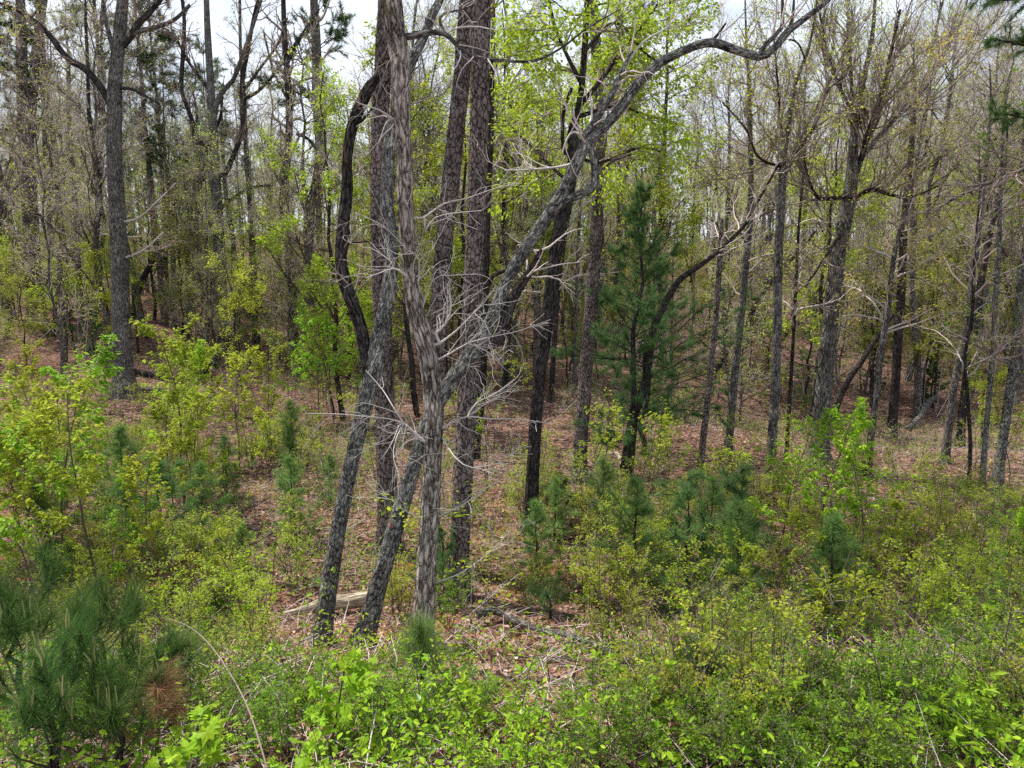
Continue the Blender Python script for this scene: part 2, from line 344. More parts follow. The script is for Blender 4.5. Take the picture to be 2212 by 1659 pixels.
# ------------------------------------------------------------------ hand-placed trees
LAND = []
HERO_SIDES = 28
def path3(pts, Y0, base=None, ext=0, step=.12):
    """pts: (px,py,width px[,metres nearer/farther]) -> points with radii"""
    out = []
    for k, p in enumerate(pts):
        dy = p[3] if len(p) > 3 else 0.
        q = at(p[0], p[1], Y0 + dy); z = (q - CAMP) @ F; out.append([*q, p[2] / 2 * z / FOC])
    if base is not None:
        b = out[0].copy(); b[2] = H(b[0], b[1]) - .35; b[3] *= 1.25
        if out[0][2] > b[2] + .2: out.insert(0, b)
    out = np.array(out)
    if ext:
        d = nrm(out[-1, :3] - out[-2, :3]); p = out[-1].copy(); r0 = p[3]; k = 6
        for i in range(k):
            d = nrm(d * .8 + np.array([0, 0, .25]) + RNG.normal(0, .05, 3)); p = p.copy(); p[:3] += d * ext / k; p[3] = r0 * (1 - .8 * (i + 1) / k); out = np.vstack([out, p])
    return catmull(out, step)

class Tree:
    def __init__(s, name, label, pts, bark, ext=0, cat='tree', sides=HERO_SIDES, step=.06, rough=.16, land=None, Y=None, seed=None, base=True, flare=.65, group=None):
        s.rng = np.random.default_rng(seed if seed is not None else int(pts[0][0]) * 7 + 1)
        s.Y = ground_at(pts[0][0], pts[0][1])[1] if Y is None else Y
        P = path3(pts, s.Y, True if base else None, ext, step); s.pt = P
        s.loc = np.array([P[0, 0], P[0, 1], H(P[0, 0], P[0, 1])])
        s.root = thing(name, label, cat, s.loc, group=group); s.bark = bark; s.lims = []; s.full = []
        h = P[:, 2] - s.loc[2]; R = P[:, 3] * (1 + flare * np.exp(-np.maximum(h, 0) / .28)) if base else P[:, 3]
        mb = MB(); tubes(mb, P[None, :, :3], R[None], sides, rough=rough, seed=int(abs(P[0, 0]) * 50))
        link('trunk', mb.mesh('trunk', M[bark], off=s.loc), s.root)
        if land: LAND.append((land, pts[0][0], pts[0][1], s.Y))
        s.str = [(P[None, :, :3], P[None, :, 3])]
    def limb(s, pts, bark=None, sides=14, step=.07, name='limb', ext=0, rough=.12):
        P = path3(pts, s.Y, None, ext, step)
        base = np.vstack([s.pt[:, :3]] + [np.asarray(a) for a in s.full]); dd = np.linalg.norm(base - P[0, :3], axis=1); k = dd.argmin()   # root the limb in what carries it
        if .004 < dd[k] < .7: P = np.vstack([[*base[k], P[0, 3] * 1.15], [*(base[k] * .5 + P[0, :3] * .5), P[0, 3] * 1.08], P])
        s.full.append(P[:, :3]); mb = MB(); tubes(mb, P[None, :, :3], P[None, :, 3], sides, rough=rough, seed=len(s.lims) + 3)
        link(name, mb.mesh(name, M[bark or s.bark], off=s.loc), s.root)
        n = 12; k = np.linspace(0, len(P) - 1, n).astype(int); s.lims.append((P[k, :3], P[k, 3])); return s
    def limstack(s): return np.stack([a for a, b in s.lims]), np.stack([b for a, b in s.lims])
    def twigs(s, P, R, levels, tm='twigb', leaf=None, lk=None, lsz=.05, cnt=0, name='twigs', cname='crown', lt0=.3, spread=.03, kind2='diamond', droop=.3, bm=None):
        mb = MB(); cur = (P, R); allw = None
        for i, lv in enumerate(levels):
            cur = grow(s.rng, *cur, **lv); tubes(mb, *cur, sides=5 if i == 0 and len(levels) > 1 else 3, mi=0 if (i == 0 and bm) else (1 if bm else 0), seed=i)
        link(name, mb.mesh(name, [M[bm], M[tm]] if bm else M[tm], off=s.loc), s.root, kind='stuff')
        if leaf:
            pos, d = on_strands(s.rng, cur[0], cnt, lt0); ml = MB(); leaves(ml, s.rng, pos, lsz, kind2, out=d, spread=spread, droop=droop)
            link(cname, ml.mesh(cname, M[leaf], smooth=False, off=s.loc), s.root, kind='stuff')
        return cur
    def needle(s, strands, cnt, per, ln, wid, m='needle', t0=.5, spread=.75):
        pos, d = on_strands(s.rng, strands[0], cnt, t0); ml = MB(); needles(ml, s.rng, pos, d, per, ln, wid, spread)
        link('needles', ml.mesh('needles', M[m], smooth=False, off=s.loc), s.root, kind='stuff')

def sub(P, zmin):       # part of a trunk above a height, as 12-point strand
    k = np.where(P[:, 2] > zmin)[0]
    if len(k) < 4: k = np.arange(len(P))[-8:]
    k = k[np.linspace(0, len(k) - 1, 12).astype(int)]; return P[None, k, :3], P[None, k, 3]

# A: the shaggy-barked tree in front
A = Tree('hickory_tree', 'pale shaggy barked tree with an S bent trunk standing nearest, bare twigs at mid height', [(917, 1455, 43.0), (915, 1380, 41.3), (920, 1250, 41.3), (929, 1100, 39.6), (936, 950, 37.8), (935, 870, 37.8), (929, 800, 37.8), (916, 740, 39.6), (900, 680, 37.8), (889, 610, 34.4), (882, 540, 32.7), (876, 450, 31.0), (872, 330, 31.0), (868, 240, 36.1), (864, 130, 41.3), (852, 60, 44.7), (843, 0, 46.4)], 'shag', ext=6, rough=.24, sides=40, step=.035, land='the nearest shaggy barked tree')
A.limb([(950, 742, 6.2), (985, 715, 3.9), (1020, 680, 2.8), (1045, 655, 2.3, -.2), (1070, 620, 1.7, -.3)], 'twigp', 6)
A.limb([(950, 775, 5.1), (975, 762, 3.9), (1010, 742, 3.4), (1060, 728, 2.8, -.3), (1120, 715, 2.3, -.5), (1190, 690, 1.4, -.6)], 'twigp', 6)
A.limb([(1010, 742, 2.8), (1050, 758, 2.0, .1), (1085, 790, 1.7, .2)], 'twigp', 6)
A.limb([(940, 720, 6.2), (962, 700, 4.5), (975, 660, 3.4), (965, 620, 1.7)], 'twigp', 6)
A.limb([(918, 955, 7.3), (890, 930, 5.6), (872, 915, 5.1), (840, 905, 3.4, -.1), (790, 900, 2.8, -.3), (740, 895, 2.3, -.4), (660, 893, 1.4, -.5)], 'twigp', 6)
A.limb([(872, 915, 3.9), (850, 880, 2.8), (825, 840, 2.3, .2), (790, 800, 1.7, .3)], 'twigp', 6)
A.limb([(872, 915, 3.4), (855, 950, 2.5, -.2), (850, 990, 2.0, -.3), (865, 1030, 1.4, -.4)], 'twigp', 6)
A.limb([(955, 925, 5.6), (980, 912, 4.5), (1010, 900, 3.4, -.2), (1060, 905, 2.5, -.4), (1120, 905, 2.0, -.5), (1185, 915, 1.4, -.6)], 'twigp', 6)
A.limb([(1010, 900, 2.8), (1030, 870, 2.3), (1070, 850, 1.7, .2), (1110, 820, 1.2, .3)], 'twigp', 6)
A.limb([(955, 945, 3.9), (985, 990, 2.3, -.3), (1020, 1010, 1.7, -.4), (1080, 1000, 1.4, -.5)], 'twigp', 6)
A.limb([(898, 612, 5.6), (870, 590, 4.5, -.1), (850, 580, 3.4, -.1), (820, 590, 2.3, -.2), (790, 600, 1.7, -.3)], 'twigp', 6)
A.limb([(850, 580, 2.8), (840, 560, 2.3), (800, 535, 1.7)], 'twigp', 6)
A.limb([(862, 262, 7.9), (848, 258, 5.6), (820, 238, 3.4, -.1), (780, 225, 2.8, -.2), (740, 205, 2.0, -.3), (680, 190, 1.4, -.3)], 'twigp', 6)
A.limb([(862, 250, 14), (870, 225, 11), (882, 205, 9), (885, 200, 3)], 'shag', 8)
A.limb([(893, 78, 15), (930, 70, 13), (962, 74, 11), (985, 95, 9), (1008, 116, 8), (1060, 128, 7, -.2), (1150, 132, 6, -.3), (1210, 105, 5, -.3), (1270, 60, 3.5, -.3), (1340, 20, 2.5, -.3)], 'greyb', 8)
A.limb([(962, 74, 4.5), (990, 60, 3.9), (1035, 58, 3.4), (1075, 65, 2.3, -.1), (1110, 50, 1.7, -.2)], 'twigp', 6)
A.limb([(960, 72, 7), (950, 45, 6), (958, 30, 5), (990, 22, 4), (1030, 10, 3)], 'greyb', 6)
A.limb([(917, 470, 4.5), (960, 440, 3.4, -.1), (1010, 428, 2.8, -.2), (1060, 410, 1.7, -.2), (1120, 395, 1.1, -.2)], 'twigp', 6)
A.limb([(918, 500, 3.9), (940, 470, 2.8), (985, 460, 2.3, -.1), (1040, 455, 1.4, -.2)], 'twigp', 6)
A.limb([(905, 690, 4.5), (935, 605, 2.3, -.1), (975, 595, 2.0, -.2), (1030, 592, 1.4, -.2)], 'twigp', 6)
A.limb([(900, 640, 3.9), (905, 560, 2.3, -.1), (880, 540, 1.7, -.2), (830, 490, 1.4, -.3), (770, 460, 1.1, -.3)], 'twigp', 6)
A.limb([(940, 1120, 5.1), (1000, 1090, 2.8, -.2), (1040, 1060, 2.0, -.3), (1080, 1040, 1.4, -.3)], 'twigp', 6)
A.limb([(938, 1260, 4.5), (990, 1240, 3.1, -.2), (1050, 1200, 2.3, -.4), (1100, 1150, 1.7, -.5)], 'twigp', 6)
A.limb([(935, 1400, 3.4), (1000, 1340, 2.3, -.3), (1060, 1290, 1.7, -.5), (1120, 1240, 1.4, -.6)], 'twigp', 6)
A.limb([(905, 1120, 3.9), (870, 1100, 2.3, -.2), (845, 1080, 1.7, -.3), (815, 1075, 1.4, -.3)], 'twigp', 6)
LP, LR = A.limstack()
c = A.twigs(LP, LR, [dict(cnt=240, Ls=.5, ang=.75, wob=.24, rf=.45, t0=.15, rmin=.0024, n=7, fall=.4, rmax=.006, equal=True), dict(cnt=620, Ls=.22, ang=.8, wob=.2, rf=.6, t0=.1, rmin=.0016, n=4, fall=.4)], 'twigp')
A.twigs(*sub(A.pt, 8.5), [dict(cnt=14, Ls=2.2, ang=.9, up=.12, rf=.4, t0=.05, n=8, rmin=.01), dict(cnt=150, Ls=.8, ang=.7, rmin=.004, n=5), dict(cnt=500, Ls=.3, ang=.7, rmin=.003, n=4)], 'twigb', name='upper_branches')
# sprays of fresh leaf low on the trunk
pos, d = on_strands(A.rng, np.concatenate([LP[-4:]]), 150, .25); ml = MB(); leaves(ml, A.rng, pos, .05, 'oval', out=d, spread=.06); link('leaf_sprays', ml.mesh('leaf_sprays', M['fresh'], False, off=A.loc), A.root, kind='stuff')

# B: grey leaning tree left of A, forked
B = Tree('leaning_tree', 'grey lichened trunk leaning right, forked, its foot beside the fallen log', [(688, 1400, 37.8), (697, 1360, 34.2), (712, 1260, 34.2), (730, 1150, 32.4), (755, 1020, 32.4), (775, 930, 34.2), (795, 850, 37.8), (812, 760, 36.0), (828, 690, 34.2), (842, 610, 30.6), (845, 520, 28.8), (836, 440, 28.8), (838, 360, 27.0), (845, 280, 25.2), (868, 200, 23.4), (890, 130, 21.6), (910, 90, 19.8, .2), (935, 30, 18.0, .3), (955, -20, 16.2, .4)], 'lichen', ext=5, rough=.1, land='the leaning forked grey trunk')
B.limb([(800, 830, 30), (792, 780, 28), (782, 720, 28), (765, 665, 28), (745, 610, 28), (736, 550, 24), (742, 480, 25), (750, 410, 24), (750, 340, 22), (762, 270, 24), (785, 215, 24), (800, 185, 22), (822, 160, 12)], 'darkb', 18)
B.limb([(770, 270, 8), (800, 240, 5), (850, 150, 3)], 'darkb', 6)
B.twigs(*B.limstack(), [dict(cnt=16, Ls=.8, ang=.9, rmin=.005, n=5, rmax=.012), dict(cnt=60, Ls=.3, ang=.7, rmin=.003, n=4)], 'twigb')
B.twigs(*sub(B.pt, 8.2), [dict(cnt=14, Ls=2.5, ang=.8, up=.12, rf=.4, t0=.05, n=8, rmin=.01), dict(cnt=150, Ls=.9, ang=.7, rmin=.004, n=5), dict(cnt=500, Ls=.35, ang=.7, rmin=.003, n=4)], 'twigb', name='upper_branches')

# C: the big leaning oak
Cc = Tree('leaning_oak', 'long leaning oak with pale lichened bark sweeping up to the right across other trunks', [(780, 1400, 38.6), (797, 1340, 37.0), (822, 1250, 35.3), (848, 1160, 35.3), (872, 1080, 33.6), (893, 1010, 33.6), (918, 930, 33.6), (945, 870, 33.6), (985, 810, 35.3), (1028, 755, 37.0), (1058, 700, 30.2), (1085, 630, 28.6), (1115, 570, 28.6), (1150, 515, 28.6), (1185, 465, 28.6), (1215, 415, 26.9), (1240, 365, 26.9), (1262, 320, 25.2), (1295, 285, 23.5), (1340, 235, 22.7), (1375, 185, 21.8), (1420, 140, 20.2), (1480, 108, 18.5), (1535, 92, 18.5), (1590, 108, 16.8), (1640, 122, 16.8), (1672, 105, 15.1), (1700, 70, 14.3), (1745, 35, 11.8), (1800, -10, 9.2)], 'lichen', ext=3.5, rough=.12, land='the long leaning oak')
Cc.limb([(1192, 458, 26), (1225, 432, 20), (1262, 416, 18), (1284, 400, 18), (1284, 360, 16), (1277, 325, 16), (1262, 298, 17), (1280, 270, 17), (1302, 235, 15), (1325, 195, 14), (1345, 150, 10), (1365, 110, 7)], 'lichen', 14)
Cc.limb([(1028, 755, 26), (1075, 735, 24), (1092, 690, 24), (1110, 640, 22, .1), (1145, 585, 16, .3), (1170, 540, 10, .4)], 'darkb', 14)
Cc.limb([(1640, 120, 12), (1655, 95, 10), (1688, 60, 8), (1690, 20, 7), (1690, -20, 6)], 'greyb', 8)
Cc.limb([(1535, 92, 8), (1550, 75, 6), (1568, 50, 4)], 'greyb', 8)
Cc.limb([(1700, 70, 8), (1712, 40, 7), (1715, 0, 6)], 'greyb', 8)
Cc.limb([(1270, 300, 7), (1240, 285, 5), (1225, 300, 4), (1215, 330, 3)], 'twigp', 6)
Cc.limb([(1250, 350, 8), (1210, 360, 5, .2), (1150, 366, 4, .3), (1090, 368, 2.5, .4)], 'twigp', 6)
Cc.limb([(1345, 150, 5), (1390, 90, 4), (1440, 60, 3), (1470, 20, 2.5)], 'twigp', 6)
Cc.twigs(*Cc.limstack(), [dict(cnt=60, Ls=.9, ang=.85, rmin=.005, n=6, rmax=.013, t0=.5), dict(cnt=190, Ls=.35, ang=.7, rmin=.003, n=4)], 'twigm')
Cc.twigs(*sub(Cc.pt, 8.0), [dict(cnt=12, Ls=1.6, ang=.8, up=.12, rf=.4, t0=.2, n=8, rmin=.008, rmax=.03), dict(cnt=110, Ls=.7, ang=.7, rmin=.004, n=5), dict(cnt=300, Ls=.3, ang=.7, rmin=.003, n=4)], 'twigb', name='upper_branches')

def pine_crown(T, zmin, n1=26, L1=2.6, n2=220, tuft=700, per=16, ln=.2, wid=.012, m='needle', bark=None):
    c1 = grow(T.rng, *sub(T.pt, zmin), cnt=n1, Ls=L1, ang=1.25, up=.06, rf=.35, t0=.02, n=8, rmin=.012, fall=.45)
    mb = MB(); tubes(mb, *c1, sides=5); c2 = grow(T.rng, *c1, cnt=n2, Ls=.8, ang=.7, up=.05, rmin=.005, n=5, t0=.35); tubes(mb, *c2, sides=3, seed=3)
    link('upper_branches', mb.mesh('upper_branches', M['darkb'], off=T.loc), T.root, kind='stuff')
    pos, d = on_strands(T.rng, c2[0], tuft, .4); ml = MB(); needles(ml, T.rng, pos, d, per, ln, wid, .6); link('needles', ml.mesh('needles', M[m], False, off=T.loc), T.root, kind='stuff')

D = Tree('pine_tree', 'thick straight pine trunk with plated bark, left of the three behind the shaggy tree', [(838, 1190, 43.1), (836, 1060, 41.6), (832, 900, 40.8), (827, 700, 40.0), (820, 500, 38.5), (820, 300, 37.0), (828, 120, 35.4), (834, 0, 33.9)], 'pine', ext=8, rough=.13, land='the left pine of the three thick ones')
E = Tree('pine_tree', 'thick pine trunk leaning right, middle one of the three behind the shaggy tree', [(925, 1215, 41.1), (932, 1060, 39.5), (940, 850, 39.5), (948, 680, 38.7), (960, 520, 37.1), (978, 350, 36.3), (996, 180, 36.3), (1010, 0, 36.3)], 'pine', ext=8, rough=.13, land='the middle pine of the three thick ones')
Fp = Tree('pine_tree', 'thickest dark pine trunk, right one of the three behind the shaggy tree', [(988, 1290, 41.1), (997, 1100, 41.1), (1006, 920, 41.1), (1014, 760, 41.1), (1024, 560, 40.3), (1032, 360, 39.5), (1037, 180, 39.5), (1042, 0, 38.7)], 'pine', ext=8, rough=.13, land='the right pine of the three thick ones')
for T in (D, E, Fp): pine_crown(T, 12)
G = Tree('oak_tree', 'slim dark barked trunk between the leaning oak and the dark pine, bright leafed crown above', [(1145, 1150, 30), (1150, 1040, 28), (1156, 930, 27), (1165, 820, 27), (1178, 720, 27), (1190, 620, 26), (1203, 520, 26), (1215, 450, 24), (1232, 380, 22), (1243, 320, 30), (1236, 290, 22), (1252, 220, 14), (1262, 120, 13), (1268, 0, 12)], 'darkb', ext=4, rough=.14, land='the slim dark trunk in the middle')
G.limb([(1238, 320, 16), (1222, 330, 12), (1215, 300, 9), (1218, 240, 8), (1235, 190, 7)], 'darkb', 8)
G.limb([(1250, 230, 12), (1285, 190, 10), (1330, 130, 8, .5), (1385, 60, 6, .8), (1420, 10, 5, 1)], 'darkb', 8)
G.limb([(1256, 180, 10), (1225, 120, 8), (1200, 60, 7, -.4), (1185, 0, 6, -.6)], 'darkb', 8)
G.limb([(1255, 250, 10), (1330, 230, 7, .8), (1400, 250, 5, 1.2), (1470, 270, 4, 1.6)], 'darkb', 8)
G.limb([(1245, 340, 9), (1300, 350, 6, .6), (1380, 320, 5, 1), (1440, 330, 4, 1.3)], 'darkb', 8)
G.limb([(1235, 400, 9), (1180, 350, 6, .6), (1130, 300, 5, 1), (1090, 260, 4, 1.5)], 'darkb', 8)
G.limb([(1262, 110, 9), (1330, 50, 6, .6), (1400, 120, 5, 1), (1460, 150, 4, 1.5)], 'darkb', 8)
gp, gr = G.limstack()
G.twigs(gp, gr, [dict(cnt=110, Ls=1.5, ang=.8, up=.0, rmin=.005, n=6, t0=.2, rmax=.02), dict(cnt=500, Ls=.5, ang=.7, rmin=.003, n=4)], 'twigb', 'fresh', lsz=.09, cnt=8500, kind2='oval', spread=.1)
Hh = Tree('pine_tree', 'tall slender dark pine right of centre, its foot clear on the leaf litter', [(1250, 1043, 32), (1254, 960, 30), (1262, 850, 29), (1270, 740, 28), (1280, 620, 27), (1288, 500, 26), (1293, 380, 25), (1293, 250, 24), (1288, 120, 22), (1280, 0, 20)], 'pine', ext=6, rough=.12, land='the slender dark pine right of centre')
pine_crown(Hh, 13.5, 18, 2.2, 160, 500)
Hh.limb([(1296, 372, 6), (1330, 345, 5, .2), (1380, 330, 3, .5)], 'darkb', 6); 
ev = grow(Hh.rng, *sub(Hh.pt, 10.2), cnt=5, Ls=1.6, ang=1.2, rf=.3, t0=.0, t1=.25, n=7, rmin=.01); ev2 = grow(Hh.rng, *ev, cnt=30, Ls=.6, ang=.7, rmin=.004, n=4)
mb = MB(); tubes(mb, *ev, sides=5); tubes(mb, *ev2, sides=3); link('lower_branches', mb.mesh('lower_branches', M['darkb'], off=Hh.loc), Hh.root, kind='stuff'); Hh.needle(ev2, 90, 22, .22, .012)
I1 = Tree('oak_tree', 'thin dark trunk glimpsed right of the three thick pines', [(1025, 995, 18), (1035, 900, 18), (1043, 800, 17), (1046, 680, 16), (1050, 560, 15), (1054, 440, 13), (1060, 320, 12), (1062, 200, 11), (1066, 60, 9)], 'darkb', ext=3, rough=.08, sides=14, land='the thin dark trunk by the three pines')
I1.limb([(1046, 640, 12), (1062, 600, 10, .3), (1090, 585, 7, .6)], 'darkb', 8)
I1.twigs(*sub(I1.pt, 6.5), [dict(cnt=26, Ls=2.2, ang=.9, rmin=.006, n=6, t0=.0, up=.04), dict(cnt=200, Ls=.7, ang=.7, rmin=.003, n=4)], 'twigb', 'fresh', lsz=.085, cnt=2600, kind2='diamond', spread=.1)

# left side
K = Tree('oak_tree', 'large grey trunk on the left with a heavy limb arching up to the left edge', [(268, 852, 48), (266, 780, 38), (262, 680, 36), (258, 560, 34), (252, 440, 32), (247, 330, 30), (247, 250, 30), (250, 160, 27), (260, 60, 25), (265, 0, 22)], 'greyb', ext=4, rough=.12, land='the large grey trunk at left')
K.limb([(240, 225, 17), (215, 185, 15), (185, 150, 14), (145, 125, 13, .2), (110, 80, 12, .3), (80, 50, 10, .4), (30, 18, 8, .5), (-30, 0, 6, .6)], 'darkb', 12)
K.limb([(262, 100, 16), (285, 75, 14), (300, 50, 13), (325, 25, 11, .2), (350, -5, 9, .3)], 'darkb', 10)
K.limb([(262, 92, 12), (292, 70, 11), (340, 58, 9, .3), (380, 40, 8, .4), (410, 10, 6, .5)], 'greyb', 10)
K.limb([(248, 120, 12), (236, 75, 10), (226, 30, 8), (222, -10, 7)], 'greyb', 8)
K.limb([(262, 190, 8), (290, 195, 6, -.2), (345, 225, 4, -.4)], 'darkb', 8)
K.limb([(262, 480, 5), (300, 470, 4, -.3), (345, 430, 3, -.5), (380, 395, 2.5, -.6)], 'twigp', 6)
K.limb([(262, 560, 5), (310, 540, 4, -.3), (355, 500, 3, -.5)], 'twigp', 6)
K.twigs(*K.limstack(), [dict(cnt=70, Ls=1.6, ang=.85, rmin=.008, n=6, rmax=.025, t0=.25), dict(cnt=420, Ls=.7, ang=.7, rmin=.0055, n=5)], 'twigb', 'ochre', lsz=.07, cnt=500)
Lp = Tree('pine_tree', 'heavy dark pine trunk near the left edge with a twin stem at its top', [(78, 700, 32), (72, 600, 32), (66, 480, 31), (60, 360, 29), (54, 260, 27), (48, 160, 22), (46, 60, 20), (44, 0, 18)], 'pine', ext=5, rough=.1, land='the dark pine near the left edge', sides=18, step=.12)
Lp.limb([(64, 280, 20), (72, 180, 19), (82, 80, 18), (95, -10, 16)], 'pine', 14)
Lp.limb([(88, 158, 7), (112, 156, 6, -.3), (130, 157, 5, -.5)], 'darkb', 6)
pine_crown(Lp, 11.5, 20, 3, 220, 900, 14, .25, .02)
Mm = Tree('oak_tree', 'grey oak at left with crooked limbs forking on both sides against the sky', [(487, 765, 34), (480, 690, 26), (476, 600, 24), (472, 500, 23), (466, 400, 22), (462, 310, 20), (458, 230, 17), (453, 150, 15), (448, 60, 13), (446, 0, 11)], 'greyb', ext=2.5, rough=.1, land='the crooked limbed grey oak', sides=18)
Mm.limb([(462, 308, 12), (440, 310, 11), (420, 305, 11), (414, 290, 11), (416, 265, 10), (402, 225, 9), (392, 190, 9), (395, 120, 9), (398, 50, 8), (394, 0, 7)], 'darkb', 10)
Mm.limb([(465, 380, 13), (488, 372, 12), (500, 345, 11), (515, 310, 10), (524, 275, 10), (526, 230, 14), (524, 170, 11), (535, 110, 9), (548, 40, 8), (560, -10, 7)], 'darkb', 10)
Mm.limb([(460, 240, 12), (480, 200, 10), (505, 170, 9), (520, 130, 8, -.3), (545, 60, 7, -.5), (565, 0, 5, -.6)], 'greyb', 10)
Mm.limb([(456, 200, 8), (430, 165, 7), (405, 130, 6, .4), (380, 85, 5, .6), (345, 50, 4, .8)], 'darkb', 8)
Mm.limb([(525, 215, 9), (560, 195, 7, -.4), (600, 150, 6, -.7), (640, 90, 5, -1), (690, 20, 4, -1.2)], 'darkb', 8)
Mm.limb([(524, 200, 8), (560, 150, 6, .4), (600, 95, 5, .7), (620, 40, 4, 1)], 'darkb', 8)
Mm.twigs(*Mm.limstack(), [dict(cnt=110, Ls=2.2, ang=.8, up=.05, rmin=.009, n=7, rmax=.03, t0=.2), dict(cnt=700, Ls=.9, ang=.7, rmin=.006, n=5)], 'twigb', 'ochre', lsz=.07, cnt=700)
Nn = Tree('oak_tree', 'straight slim dark trunk against the bright gap of sky at left', [(637, 782, 20), (634, 690, 18), (629, 600, 18), (618, 500, 17), (614, 430, 17), (620, 350, 16), (625, 260, 15), (620, 150, 13), (614, 60, 11), (612, 0, 10)], 'darkb', ext=3, rough=.08, sides=14, land='the straight dark trunk in the sky gap')
Nn.limb([(620, 140, 8), (645, 90, 6, -.3), (680, 40, 5, -.5)], 'darkb', 6); Nn.limb([(618, 210, 6), (590, 150, 5, .3), (570, 70, 4, .5)], 'darkb', 6)
Nn.twigs(*sub(Nn.pt, 7.5), [dict(cnt=30, Ls=2.4, ang=.9, rmin=.008, n=6, t0=0, up=.06), dict(cnt=260, Ls=.8, ang=.7, rmin=.0055, n=5)], 'twigb', 'ochre', lsz=.06, cnt=300)
Oo = Tree('oak_tree', 'grey trunk with ragged twiggy upper branches left of the green leafed tree', [(672, 765, 17), (672, 680, 16), (671, 560, 15), (672, 470, 15), (682, 390, 15), (690, 330, 17), (692, 240, 16), (688, 140, 15), (684, 50, 13), (680, 0, 12)], 'greyb', ext=3, rough=.08, sides=14, land='the ragged topped grey trunk')
Oo.limb([(690, 330, 9), (665, 300, 7, -.3), (640, 290, 5, -.5)], 'darkb', 6)
Oo.twigs(*sub(Oo.pt, 8), [dict(cnt=40, Ls=2.0, ang=1., rmin=.008, n=6, t0=0, up=.02), dict(cnt=320, Ls=.8, ang=.7, rmin=.0055, n=5)], 'twigb', 'needle', lsz=.12, cnt=500)
